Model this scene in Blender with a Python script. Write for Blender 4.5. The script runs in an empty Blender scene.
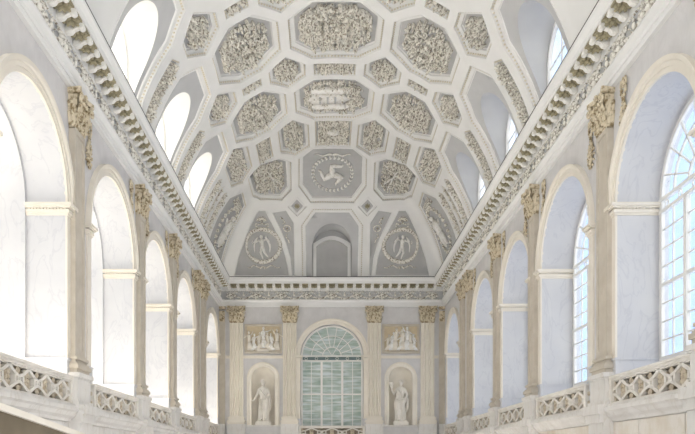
import bpy, bmesh, math, random
from mathutils import Vector, Matrix
from mathutils.geometry import delaunay_2d_cdt
C = bpy.context.scene.collection
PI = math.pi
rnd = random.Random(7)

# ------------------------------------------------------------------ materials
def mat(name, col, rough=.7, noise=None, spec=.3, vein=None, bump=None, metal=0):
    m = bpy.data.materials.new(name); m.use_nodes = True
    nt = m.node_tree; b = nt.nodes['Principled BSDF']
    b.inputs['Base Color'].default_value = (*col, 1)
    b.inputs['Roughness'].default_value = rough
    b.inputs['Specular IOR Level'].default_value = spec
    b.inputs['Metallic'].default_value = metal
    tc = nt.nodes.new('ShaderNodeTexCoord')
    last = None
    if noise:
        sc, col2, lo, hi = noise
        n = nt.nodes.new('ShaderNodeTexNoise'); n.inputs['Scale'].default_value = sc
        n.inputs['Detail'].default_value = 6
        nt.links.new(tc.outputs['Object'], n.inputs['Vector'])
        r = nt.nodes.new('ShaderNodeValToRGB')
        r.color_ramp.elements[0].position = lo; r.color_ramp.elements[1].position = hi
        r.color_ramp.elements[0].color = (*col2, 1); r.color_ramp.elements[1].color = (*col, 1)
        nt.links.new(n.outputs['Fac'], r.inputs['Fac']); last = r.outputs['Color']
    if vein:
        sc, vcol, amt = vein
        mp = nt.nodes.new('ShaderNodeMapping'); mp.inputs['Rotation'].default_value = (.5, .6, .3)
        mp.inputs['Scale'].default_value = (1, 1, .45)
        n2 = nt.nodes.new('ShaderNodeTexNoise'); n2.inputs['Scale'].default_value = sc
        n2.inputs['Detail'].default_value = 8; n2.inputs['Distortion'].default_value = 1.5
        nt.links.new(tc.outputs['Object'], mp.inputs['Vector']); nt.links.new(mp.outputs[0], n2.inputs['Vector'])
        r2 = nt.nodes.new('ShaderNodeValToRGB')
        e = r2.color_ramp.elements
        e[0].position = .47; e[0].color = (0, 0, 0, 1); e[1].position = .5; e[1].color = (1, 1, 1, 1)
        e3 = e.new(.53); e3.color = (0, 0, 0, 1)
        nt.links.new(n2.outputs['Fac'], r2.inputs['Fac'])
        ml = nt.nodes.new('ShaderNodeMath'); ml.operation = 'MULTIPLY'; ml.inputs[1].default_value = amt
        nt.links.new(r2.outputs['Color'], ml.inputs[0])
        mx = nt.nodes.new('ShaderNodeMix'); mx.data_type = 'RGBA'
        nt.links.new(ml.outputs[0], mx.inputs['Factor'])
        mx.inputs['A'].default_value = (*col, 1); mx.inputs['B'].default_value = (*vcol, 1)
        if last: nt.links.new(last, mx.inputs['A'])
        last = mx.outputs['Result']
    if last: nt.links.new(last, b.inputs['Base Color'])
    if bump:
        n3 = nt.nodes.new('ShaderNodeTexNoise'); n3.inputs['Scale'].default_value = bump[0]
        bp = nt.nodes.new('ShaderNodeBump'); bp.inputs['Strength'].default_value = bump[1]; bp.inputs['Distance'].default_value = .02
        nt.links.new(tc.outputs['Object'], n3.inputs['Vector']); nt.links.new(n3.outputs['Fac'], bp.inputs['Height'])
        nt.links.new(bp.outputs[0], b.inputs['Normal'])
    return m
M = {}
M['rib'] = mat('white_plaster', (.84, .84, .83), .8, noise=(1.3, (.80, .80, .785), .3, .7))
M['frieze'] = mat('frieze_grey', (.60, .605, .61), .85, noise=(1.5, (.54, .545, .55), .3, .7))
M['ochre'] = mat('ochre_ground', (.70, .60, .43), .8, noise=(4, (.60, .50, .34), .3, .7))
M['teal'] = mat('dark_teal_paint', (.16, .22, .22), .6)
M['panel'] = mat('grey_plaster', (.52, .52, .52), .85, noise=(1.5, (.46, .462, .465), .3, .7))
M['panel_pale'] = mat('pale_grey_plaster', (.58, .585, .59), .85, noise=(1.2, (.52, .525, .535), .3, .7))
M['relief'] = mat('cream_stucco', (.86, .835, .765), .75, noise=(13, (.33, .295, .235), .38, .52))  # dark brown noise speckle paints in the shade of the relief's crevices
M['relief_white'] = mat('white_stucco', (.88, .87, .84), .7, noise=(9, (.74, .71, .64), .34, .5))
M['bead'] = mat('beige_bead', (.72, .67, .56), .75)
M['capital'] = mat('ochre_stucco', (.70, .62, .47), .7, noise=(9, (.26, .195, .10), .36, .52))  # brown speckle stands in for shadow between the carved leaves
M['olive'] = mat('olive_stucco', (.42, .38, .26), .8, noise=(8, (.30, .27, .18), .3, .6))  # darker speckle is crevice shade put into the colour
M['wall'] = mat('grey_marble_wall', (.70, .69, .69), .55, noise=(2.5, (.63, .62, .62), .3, .7), vein=(1.2, (.55, .54, .53), .2))
M['marble'] = mat('white_marble', (.80, .80, .81), .35, noise=(1.2, (.72, .73, .75), .3, .7), vein=(1.6, (.55, .56, .6), .32))
M['lining'] = mat('veined_lining_marble', (.66, .665, .68), .4, noise=(1.2, (.60, .605, .63), .3, .7), vein=(1.7, (.46, .47, .52), .35))
M['cream'] = mat('cream_marble', (.84, .795, .71), .5, noise=(2, (.78, .73, .64), .3, .7))
M['pilaster'] = mat('beige_marble', (.62, .57, .49), .5, noise=(3, (.53, .48, .40), .3, .7), vein=(1.5, (.5, .43, .33), .25))
M['pedestal'] = mat('pale_veined_marble', (.79, .775, .75), .45, noise=(2.2, (.69, .67, .64), .3, .7), vein=(1.3, (.55, .5, .43), .35))
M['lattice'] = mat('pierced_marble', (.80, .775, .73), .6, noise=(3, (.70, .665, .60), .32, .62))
M['frame'] = mat('white_paint', (.84, .83, .80), .5)
M['statue'] = mat('statue_marble', (.86, .83, .77), .5, noise=(3, (.80, .76, .69), .3, .7))
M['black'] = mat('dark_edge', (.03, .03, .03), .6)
M['stain'] = mat('stained_marble', (.80, .76, .70), .55, noise=(1.6, (.64, .56, .44), .25, .6), vein=(2.5, (.5, .42, .3), .12))
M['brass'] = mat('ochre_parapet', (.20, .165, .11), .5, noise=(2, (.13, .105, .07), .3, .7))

def glass_mat(name, tint, opac, rough):
    m = bpy.data.materials.new(name); m.use_nodes = True; nt = m.node_tree
    nt.nodes.clear(); o = nt.nodes.new('ShaderNodeOutputMaterial')
    t = nt.nodes.new('ShaderNodeBsdfTransparent'); t.inputs[0].default_value = (.96, .98, 1, 1)
    p = nt.nodes.new('ShaderNodeBsdfPrincipled'); p.inputs['Base Color'].default_value = (*tint, 1); p.inputs['Roughness'].default_value = rough
    tc = nt.nodes.new('ShaderNodeTexCoord'); n = nt.nodes.new('ShaderNodeTexNoise'); n.inputs['Scale'].default_value = 1.4; n.inputs['Detail'].default_value = 5
    mp = nt.nodes.new('ShaderNodeMapping'); mp.inputs['Scale'].default_value = (1, 1, 1.6)
    nt.links.new(tc.outputs['Object'], mp.inputs[0]); nt.links.new(mp.outputs[0], n.inputs['Vector'])
    r = nt.nodes.new('ShaderNodeMapRange'); r.inputs['From Min'].default_value = .35; r.inputs['From Max'].default_value = .68
    r.inputs['To Min'].default_value = opac * .3; r.inputs['To Max'].default_value = opac * 1.6
    nt.links.new(n.outputs['Fac'], r.inputs['Value'])
    mx = nt.nodes.new('ShaderNodeMixShader'); nt.links.new(r.outputs[0], mx.inputs[0])
    nt.links.new(t.outputs[0], mx.inputs[1]); nt.links.new(p.outputs[0], mx.inputs[2]); nt.links.new(mx.outputs[0], o.inputs[0])
    return m
M['glass'] = glass_mat('window_glass', (.62, .74, .92), .22, .15)
# old greenish glass with horizontal slats of closed shutters behind it
def green_glass():
    m = mat('green_glass', (.40, .48, .43), .25, noise=(2.2, (.25, .35, .30), .35, .65), spec=.5)
    nt = m.node_tree; b = nt.nodes['Principled BSDF']
    src = b.inputs['Base Color'].links[0].from_socket
    tc = nt.nodes.new('ShaderNodeTexCoord'); n = nt.nodes.new('ShaderNodeTexNoise'); n.inputs['Scale'].default_value = 1.2
    mp = nt.nodes.new('ShaderNodeMapping'); mp.inputs['Scale'].default_value = (.8, 1, 6)
    nt.links.new(tc.outputs['Object'], mp.inputs[0]); nt.links.new(mp.outputs[0], n.inputs['Vector'])
    mx = nt.nodes.new('ShaderNodeMix'); mx.data_type = 'RGBA'
    r = nt.nodes.new('ShaderNodeMapRange'); r.inputs['From Min'].default_value = .42; r.inputs['From Max'].default_value = .7
    nt.links.new(n.outputs['Fac'], r.inputs[0]); nt.links.new(r.outputs[0], mx.inputs['Factor'])
    nt.links.new(src, mx.inputs['A']); mx.inputs['B'].default_value = (.66, .74, .76, 1)
    nt.links.new(mx.outputs['Result'], b.inputs['Base Color'])
    return m
M['green'] = green_glass()
M['infill'] = mat('beige_infill', (.60, .53, .42), .7, noise=(9, (.40, .33, .23), .3, .55))
M['gap_shade'] = mat('brown_gap_shade', (.26, .22, .17), .8)  # flat dark brown standing in for shadow in the lattice gaps
M['swag'] = mat('pale_swag_stucco', (.88, .86, .80), .75, noise=(9, (.36, .33, .27), .38, .5))  # dark speckle paints shade between the swag pieces into the stucco colour

# ------------------------------------------------------------------ mesh builder
class MB:
    def __init__(s): s.v = []; s.f = []; s.xf = None
    def pt(s, p):
        s.v.append(Vector(p) if s.xf is None else s.xf(p)); return len(s.v) - 1
    def face(s, ids): s.f.append(tuple(ids))
    def box(s, x0, x1, y0, y1, z0, z1):
        i = [s.pt(p) for p in ((x0,y0,z0),(x1,y0,z0),(x1,y1,z0),(x0,y1,z0),(x0,y0,z1),(x1,y0,z1),(x1,y1,z1),(x0,y1,z1))]
        for q in ((0,3,2,1),(4,5,6,7),(0,1,5,4),(1,2,6,5),(2,3,7,6),(3,0,4,7)): s.face([i[k] for k in q])
    def prism(s, pts, y0, y1):   # polygon in x,z extruded along y
        n = len(pts); a = [s.pt((x, y0, z)) for x, z in pts]; b = [s.pt((x, y1, z)) for x, z in pts]
        s.face(a[::-1]); s.face(b)
        for k in range(n): s.face((a[k], a[(k+1)%n], b[(k+1)%n], b[k]))
    def bar(s, p, q, w, y0, y1):  # flat bar in the x,z plane
        dx, dz = q[0]-p[0], q[1]-p[1]; l = math.hypot(dx, dz) or 1; nx, nz = -dz/l*w/2, dx/l*w/2
        s.prism([(p[0]+nx,p[1]+nz),(q[0]+nx,q[1]+nz),(q[0]-nx,q[1]-nz),(p[0]-nx,p[1]-nz)], y0, y1)
    def grid(s, rows, closed=False):   # rows: list of lists of points
        ids = [[s.pt(p) for p in r] for r in rows]
        for a, b in zip(ids, ids[1:]):
            n = len(a)
            for k in range(n if closed else n-1):
                s.face((a[k], a[(k+1)%n], b[(k+1)%n], b[k]))
        return ids
    def blob(s, c, ax, n=6, m=3):   # ellipsoid, ax = three axis vectors
        c = Vector(c); X, Y, Z = [Vector(a) for a in ax]
        top = s.pt(c+Z); bot = s.pt(c-Z); rows = []
        for j in range(1, m+1):
            t = PI*j/(m+1); r = []
            for k in range(n):
                a = 2*PI*k/n
                r.append(s.pt(c + X*math.sin(t)*math.cos(a) + Y*math.sin(t)*math.sin(a) + Z*math.cos(t)))
            rows.append(r)
        for k in range(n):
            s.face((top, rows[0][k], rows[0][(k+1)%n])); s.face((bot, rows[-1][(k+1)%n], rows[-1][k]))
        for a, b in zip(rows, rows[1:]):
            for k in range(n): s.face((a[k], b[k], b[(k+1)%n], a[(k+1)%n]))
    def ball(s, c, r, n=6, m=3): s.blob(c, ((r,0,0),(0,r,0),(0,0,r)), n, m)
    def tube(s, pts, rads, n=6, cap=True):
        pts = [Vector(p) for p in pts]; rows = []
        if not hasattr(rads, '__len__'): rads = [rads]*len(pts)
        up = None
        for i, p in enumerate(pts):
            d = (pts[min(i+1, len(pts)-1)] - pts[max(i-1, 0)]).normalized()
            if up is None: up = Vector((0,1,0)) if abs(d.y) < .9 else Vector((1,0,0))
            a = d.cross(up).normalized(); b = a.cross(d).normalized(); up = b
            rows.append([p + (a*math.cos(2*PI*k/n) + b*math.sin(2*PI*k/n))*rads[i] for k in range(n)])
        ids = s.grid(rows, True)
        if cap: s.face(ids[0][::-1]); s.face(ids[-1])
    def lathe(s, prof, n=16, c=(0,0)):
        rows = [[(c[0]+r*math.cos(2*PI*k/n), c[1]+r*math.sin(2*PI*k/n), z) for k in range(n)] for r, z in prof]
        ids = s.grid(rows, True); s.face(ids[0][::-1]); s.face(ids[-1])
    def leaf(s, base, side, up, out, w, h, curl, rows=5):   # acanthus leaf curling outward
        base, side, up, out = [Vector(q) for q in (base, side, up, out)]
        R = []
        for j in range(rows+1):
            t = j/rows
            ww = w*(.45+.75*math.sin(PI*min(1, t*.9+.1)))*.5*(1 if t < .99 else .45)
            hh = h*(t if t < .8 else .8+.2*math.sin((t-.8)/.2*PI/2)*(.4))
            oo = curl*(t**2.2)
            if t > .99: hh = h*.80; oo = curl*1.25
            R.append([base+side*(-ww)+up*hh+out*(oo-.02*0), base+side*(-ww*.45)+up*hh+out*(oo+w*.13),
                      base+up*hh+out*(oo+w*.05), base+side*(ww*.45)+up*hh+out*(oo+w*.13), base+side*ww+up*hh+out*oo])
        s.grid(R)
    def build(s, name, m, parent=None, smooth=False, org=None):
        me = bpy.data.meshes.new(name)
        o0 = Vector(org) if org is not None else Vector((0,0,0))
        me.from_pydata([tuple(p-o0) for p in s.v], [], s.f); me.materials.append(M[m] if isinstance(m, str) else m)
        bm = bmesh.new(); bm.from_mesh(me); bmesh.ops.recalc_face_normals(bm, faces=bm.faces); bm.to_mesh(me); bm.free()
        if smooth: me.polygons.foreach_set('use_smooth', [True]*len(me.polygons))
        o = bpy.data.objects.new(name, me); C.objects.link(o)
        if parent: o.parent = parent
        elif org is not None: o.location = o0
        return o
def empty(name, loc, rz=0, label=None, cat=None, group=None, kind=None):
    o = bpy.data.objects.new(name, None); C.objects.link(o); o.location = loc; o.rotation_euler = (0,0,rz)
    return tag(o, label, cat, group, kind)
def tag(o, label=None, cat=None, group=None, kind=None):
    for k, v in (('label', label), ('category', cat), ('group', group), ('kind', kind)):
        if v: o[k] = v
    return o
def copy_tree(o, parent=None):
    c = o.copy(); C.objects.link(c)
    if parent: c.parent = parent
    for ch in list(o.children): copy_tree(ch, c)
    return c
def sharp_smooth(o, ang=40):
    me = o.data; me.polygons.foreach_set('use_smooth', [True]*len(me.polygons))
    bm = bmesh.new(); bm.from_mesh(me)
    for e in bm.edges:
        if len(e.link_faces) == 2 and e.calc_face_angle(0) > math.radians(ang): e.smooth = False
    bm.to_mesh(me); bm.free(); return o

# ------------------------------------------------------------------ dimensions
XC = .28; WL, WR = -6.07, 6.63; YE = 38.95; YN = 2.0
PIL = [11.8, 16.4, 22.05, 26.75, 31.8, 33.45]
ARC = [14.1, 19.45, 24.33, 29.28, 36.2]
RAD = [1.78, 1.95, 1.78, 1.78, 1.78]
RI, RO, ZS = 1.78, 2.08, 6.05; ZB = 1.2

def inside(p, poly):
    x, y = p; c = False; n = len(poly); j = n-1
    for i in range(n):
        xi, yi = poly[i]; xj, yj = poly[j]
        if (yi > y) != (yj > y) and x < (xj-xi)*(y-yi)/(yj-yi)+xi: c = not c
        j = i
    return c
def subdiv(poly, step):
    out = []
    for a, b in zip(poly, poly[1:]+poly[:1]):
        n = max(1, int(math.hypot(b[0]-a[0], b[1]-a[1])/step + .5))
        out += [(a[0]+(b[0]-a[0])*k/n, a[1]+(b[1]-a[1])*k/n) for k in range(n)]
    return out
def area(p): return sum(a[0]*b[1]-b[0]*a[1] for a, b in zip(p, p[1:]+p[:1]))/2
def inset(poly, d):
    n = len(poly); s = 1 if area(poly) > 0 else -1; out = []
    for i in range(n):
        a, b, c = poly[i-1], poly[i], poly[(i+1)%n]
        e1 = (b[0]-a[0], b[1]-a[1]); e2 = (c[0]-b[0], c[1]-b[1])
        l1 = math.hypot(*e1) or 1e-6; l2 = math.hypot(*e2) or 1e-6
        n1 = (-e1[1]/l1*s, e1[0]/l1*s); n2 = (-e2[1]/l2*s, e2[0]/l2*s)
        k = 1+n1[0]*n2[0]+n1[1]*n2[1]; k = max(k, .35)
        out.append((b[0]+(n1[0]+n2[0])/k*d, b[1]+(n1[1]+n2[1])/k*d))
    return out
def fill(mb, outer, holes, step, fn, jitter=0):
    vs, es = [], []
    for loop in [outer]+holes:
        b = len(vs); vs += [Vector(p) for p in loop]; n = len(loop)
        es += [(b+i, b+(i+1)%n) for i in range(n)]
    if step:
        x0 = min(p[0] for p in outer); x1 = max(p[0] for p in outer); y0 = min(p[1] for p in outer); y1 = max(p[1] for p in outer)
        nx = int((x1-x0)/step)+1; ny = int((y1-y0)/step)+1
        for i in range(1, nx):
            for j in range(1, ny):
                p = (x0+(x1-x0)*i/nx, y0+(y1-y0)*j/ny)
                if inside(p, outer) and not any(inside(p, h) for h in holes): vs.append(Vector(p))
    r = delaunay_2d_cdt(vs, es, [], 0, 1e-5)
    ids = {}
    for f in r[2]:
        c = (sum(r[0][k][0] for k in f)/3, sum(r[0][k][1] for k in f)/3)
        if not inside(c, outer) or any(inside(c, h) for h in holes): continue
        for k in f:
            if k not in ids: ids[k] = mb.pt(fn(r[0][k][0], r[0][k][1]))
        mb.face([ids[k] for k in f])
def arch(c, r, zs, zb, n=24):
    return [(c-r, zb), (c-r, zs)] + [(c-r*math.cos(PI*k/n), zs+r*math.sin(PI*k/n)) for k in range(1, n)] + [(c+r, zs), (c+r, zb)]

# ------------------------------------------------------------------ walls
def side_wall(name, x0, x1, x2, m):
    mb = MB(); holes = [arch(c, q, ZS, ZB) for c, q in zip(ARC, RAD)]
    outer = [(YN, -2.2), (YE, -2.2), (YE, 10.5), (YN, 10.5)]
    fill(mb, outer, holes, 0, lambda a, b: Vector((x0, a, b)))
    fill(mb, outer, holes, 0, lambda a, b: Vector((x2, a, b)))
    w = mb.build(name, m); tag(w, kind='structure')
    mb = MB()
    for c, RI in zip(ARC, RAD):
        h = arch(c, RI, ZS, ZB); mb.grid([[(x0, a, b) for a, b in h], [(x1, a, b) for a, b in h]])
        mb.grid([[(x0, c-RI, ZB), (x0, c+RI, ZB)], [(x2, c-RI, ZB), (x2, c+RI, ZB)]])
        h2 = arch(c, RI-.07, ZS, ZB); mb.grid([[(x1, a, b) for a, b in h], [(x1, a, b) for a, b in h2], [(x2, a, b) for a, b in h2]])
    o = mb.build('reveal_lining', 'lining', w); sharp_smooth(o)
    return w
wl = side_wall('wall_left', WL, WL-.9, WL-2.0, 'wall')
wr = side_wall('wall_right', WR, WR+.95, WR+1.15, 'wall')
# end wall with window arch and two niches
NX = [XC-3.88, XC+3.88]; NR, NS, NB = .66, 4.77, 2.14
mb = MB()
holes = [arch(XC, RI, ZS, ZB)] + [arch(x, NR, NS, NB, 16) for x in NX]
fill(mb, [(WL, -2.2), (WR, -2.2), (WR, 10.5), (WL, 10.5)], holes, 0, lambda a, b: Vector((a, YE, b)))
h = arch(XC, RI, ZS, ZB); mb.grid([[(a, YE, b) for a, b in h], [(a, YE+.8, b) for a, b in h]])
wb = mb.build('wall_back', 'wall'); tag(wb, kind='structure')
# ledge under the balustrades (string moulding running along three walls)
def sweep(mb, prof, path, inner=-1):
    """prof: (proj, z); path: list of (x,y) wall points; offset to the left normal * inner"""
    rows = []
    n = len(path)
    for i, (x, y) in enumerate(path):
        ds = []
        if i > 0: ds.append(Vector((x-path[i-1][0], y-path[i-1][1])).normalized())
        if i < n-1: ds.append(Vector((path[i+1][0]-x, path[i+1][1]-y)).normalized())
        ns = [Vector((-d.y, d.x))*inner for d in ds]
        nn = ns[0] if len(ns) == 1 else (ns[0]+ns[1])/(1+ns[0].dot(ns[1]))
        rows.append([(x+nn.x*p, y+nn.y*p, z) for p, z in prof])
    mb.grid(rows)
LEDGE = [(0, 1.02), (.10, 1.04), (.12, 1.10), (.20, 1.16), (.24, 1.24), (.30, 1.28), (.30, 1.36), (.22, 1.38), (.22, 1.43), (-.3, 1.43)]
def three(prof, m, names):
    out = []
    segs = [[(WL, YN), (WL, YE)], [(WL, YE), (WR, YE)], [(WR, YE), (WR, YN)]]
    pads = [(0, 1), (1, 1), (1, 0)]
    for (a, b), (p0, p1), nm in zip(segs, pads, names):
        mb = MB(); d = Vector((b[0]-a[0], b[1]-a[1])).normalized(); nn = Vector((d.y, -d.x))
        rows = []
        for (q, pad, sg) in ((a, p0, 1), (b, p1, -1)):
            rows.append([(q[0]+nn.x*p+d.x*sg*p*pad, q[1]+nn.y*p+d.y*sg*p*pad, z) for p, z in prof])
        mb.grid(rows); o = mb.build(nm, m); tag(o, kind='structure'); out.append(o)
    return out
three(LEDGE, 'pedestal', ['trim_1', 'trim_2', 'trim_3'])
# lower dado facing with block joints
mb = MB()
for k in range(16):
    y = 9+k*1.9
    if y+1.85 < YE: mb.box(WR-.05, WR+.01, y, y+1.87, -2.2, 1.02)
tag(mb.build('trim_4', 'stain'), kind='structure')
mb = MB()
for k in range(16):
    y = 9+k*1.9
    if y+1.85 < YE: mb.box(WL-.01, WL+.05, y, y+1.87, -2.2, 1.02)
tag(mb.build('trim_5', 'pedestal'), kind='structure')
# floor of the stair hall far below
mb = MB(); mb.box(WL, WR, YN, YE, -2.3, -2.2); tag(mb.build('floor', 'marble'), kind='structure')
# entablature
ENT_A = [(0, 8.80), (.10, 8.80), (.10, 8.93), (.125, 8.93), (.125, 9.04), (.16, 9.06), (.22, 9.13), (.22, 9.18), (.08, 9.18)]
ENT_F = [(.08, 9.18), (.08, 9.69)]
ENT_C = [(.08, 9.69), (.13, 9.70), (.14, 9.76), (.14, 9.99), (.57, 9.99), (.57, 10.13), (.60, 10.16), (.66, 10.24), (.66, 10.32), (0, 10.5)]
arch_tr = three(ENT_A, 'rib', ['trim_6', 'trim_7', 'trim_8'])
frz = three(ENT_F, 'frieze', ['trim_9', 'trim_10', 'trim_11'])
cor = three(ENT_C, 'rib', ['trim_12', 'trim_13', 'trim_14'])
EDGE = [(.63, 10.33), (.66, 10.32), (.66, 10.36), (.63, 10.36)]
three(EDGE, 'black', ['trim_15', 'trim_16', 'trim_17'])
for o in arch_tr+cor: sharp_smooth(o, 30)
# modillions and rosettes under the cornice, local frame x along, -y out
def dup_part(src, parent, loc, rz):
    c = src.copy(); C.objects.link(c); c.parent = parent; c.location = loc; c.rotation_euler = (0,0,rz); return c
mb = MB()   # scroll bracket
prof = [(-.12, 9.86), (-.17, 9.84), (-.25, 9.86), (-.30, 9.93), (-.38, 9.965), (-.43, 9.93), (-.49, 9.95), (-.50, 10.02), (-.48, 10.10), (-.12, 10.10)]
a = [mb.pt((-.065, y, z)) for y, z in prof]; b = [mb.pt((.065, y, z)) for y, z in prof]
mb.face(a); mb.face(b[::-1])
for k in range(len(prof)): mb.face((a[k], b[k], b[(k+1)%len(prof)], a[(k+1)%len(prof)]))
mb.tube([(-.085, -.44, 10.0), (.085, -.44, 10.0)], .06, 8); mb.tube([(-.085, -.20, 9.93), (.085, -.20, 9.93)], .07, 8)
mb.v = [Vector((p.x, p.y*1.13, p.z-.115)) for p in mb.v]
MOD = mb.build('modillion', 'relief_white', smooth=False)
mb = MB()
mb.box(-.17, .17, -.48, -.14, 10.06, 10.10)
for k in range(8):
    t = 2*PI*k/8; mb.blob((.10*math.cos(t), -.31+.10*math.sin(t), 9.99), ((.08*math.cos(t), .08*math.sin(t), -.03), (-.045*math.sin(t), .045*math.cos(t), 0), (0, 0, .055)))
mb.ball((0, -.31, 9.95), .06)
mb.v = [Vector((p.x, p.y*1.13, p.z-.115)) for p in mb.v]
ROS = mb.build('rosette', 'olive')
n_l = 58
for root, x, rz in ((cor[0], WL, PI/2), (cor[2], WR, -PI/2)):
    for k in range(n_l):
        y = YE-.42-.5*k
        if k and y > 8: dup_part(MOD, root, (x, y, 0), rz)
        if k < n_l and y > 8: dup_part(ROS, root, (x, y-.25, 0), rz)
for k in range(24):
    x = XC-5.75+.5*k
    dup_part(MOD, cor[1], (x, YE, 0), 0)
    if k < 23: dup_part(ROS, cor[1], (x+.25, YE, 0), 0)
bpy.data.objects.remove(MOD); bpy.data.objects.remove(ROS)
# frieze: palmettes and swags (module 1.5)
mb = MB()
for k in range(9):
    t = PI*(k-4)/4*.55; l = .30 if k % 2 == 0 else .25
    mb.blob((.13*math.sin(t)*1.3, -.12, 9.44+.16*math.cos(t)), ((math.sin(t)*l*.6, 0, math.cos(t)*l*.6), (math.cos(t)*.038, 0, -math.sin(t)*.038), (0, .06, 0)), 6, 3)
mb.ball((0, -.15, 9.42), .09)
for sg in (-1, 1):
    mb.tube([(sg*.03, -.12, 9.36), (sg*.14, -.13, 9.30), (sg*.22, -.13, 9.36), (sg*.18, -.13, 9.43), (sg*.12, -.13, 9.39)], [.04, .04, .035, .03, .02], 5)
mb.blob((0, -.12, 9.28), ((.09, 0, 0), (0, .05, 0), (0, 0, .07)))
mb.v = [Vector((p.x, p.y, 9.43+(p.z-9.47)*.86)) for p in mb.v]
PAL = mb.build('palmette', 'swag', smooth=True)
mb = MB()
for k in range(15):
    t = (k-7)/7; z = 9.50-.24*(1-t*t)
    mb.blob((t*.50, -.12, z), ((.055, 0, .045*t), (0, .07, 0), (-.02*t, 0, .055+.015*(k % 2))), 6, 3)
for sg in (-1, 1):
    sp_ = [(sg*(.40+(.10-.008*k)*math.cos(k*.62)), -.13, 9.66+(.10-.008*k)*math.sin(k*.62)) for k in range(12)]
    mb.tube(sp_, [.03]*12, 5)
    for q in range(3):
        t = q/4; mb.blob((sg*(.12+.26*t), -.11, 9.42+.16*math.sin(3*t)), ((.06, 0, sg*.03), (0, .03, 0), (0, 0, .025)), 5, 2)
    mb.tube([(sg*.5, -.12, 9.5), (sg*.56, -.12, 9.66), (sg*.44, -.12, 9.72), (sg*.40, -.12, 9.63)], [.03, .028, .025, .015], 5)
mb.blob((0, -.12, 9.5), ((.07, 0, 0), (0, .04, 0), (0, 0, .1)))
mb.blob((0, -.12, 9.63), ((.05, 0, 0), (0, .04, 0), (0, 0, .05)))
mb.v = [Vector((p.x, p.y, 9.43+(p.z-9.47)*.86)) for p in mb.v]
SWG = mb.build('swag', 'swag', smooth=True)
for root, x, rz in ((frz[0], WL, PI/2), (frz[2], WR, -PI/2)):
    for k in range(21):
        y = YE-.75-1.42*k
        if y > 9: dup_part(PAL, root, (x, y, 0), rz)
        if y-.71 > 9: dup_part(SWG, root, (x, y-.71, 0), rz)
for k in range(9):
    x = XC+(k-4)*1.42; dup_part(PAL, frz[1], (x, YE, 0), 0)
    if k < 8: dup_part(SWG, frz[1], (x+.71, YE, 0), 0)
bpy.data.objects.remove(PAL); bpy.data.objects.remove(SWG)
# egg moulding strip under frieze and over it
for root, pts in ((frz[0], [(WL, y) for y in (9, YE)]), (frz[2], None), (frz[1], None)): pass
def bead_row(parent, p, q, zz, out, r, sp, m='relief'):
    mb = MB(); L = math.hypot(q[0]-p[0], q[1]-p[1]); n = int(L/sp)
    for k in range(n):
        t = (k+.5)/n; mb.blob((p[0]+(q[0]-p[0])*t+out[0], p[1]+(q[1]-p[1])*t+out[1], zz), ((r,0,0),(0,r,0),(0,0,r)), 4, 1)
    tag(mb.build('bead_moulding', m, parent), kind='stuff')
for z, off in ((9.21, .11), (9.68, .11)):
    bead_row(frz[0], (WL, 9), (WL, YE), z, (off, 0), .035, .1)
    bead_row(frz[2], (WR, 9), (WR, YE), z, (-off, 0), .035, .1)
    bead_row(frz[1], (WL, YE), (WR, YE), z, (0, -off), .035, .1)

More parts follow.
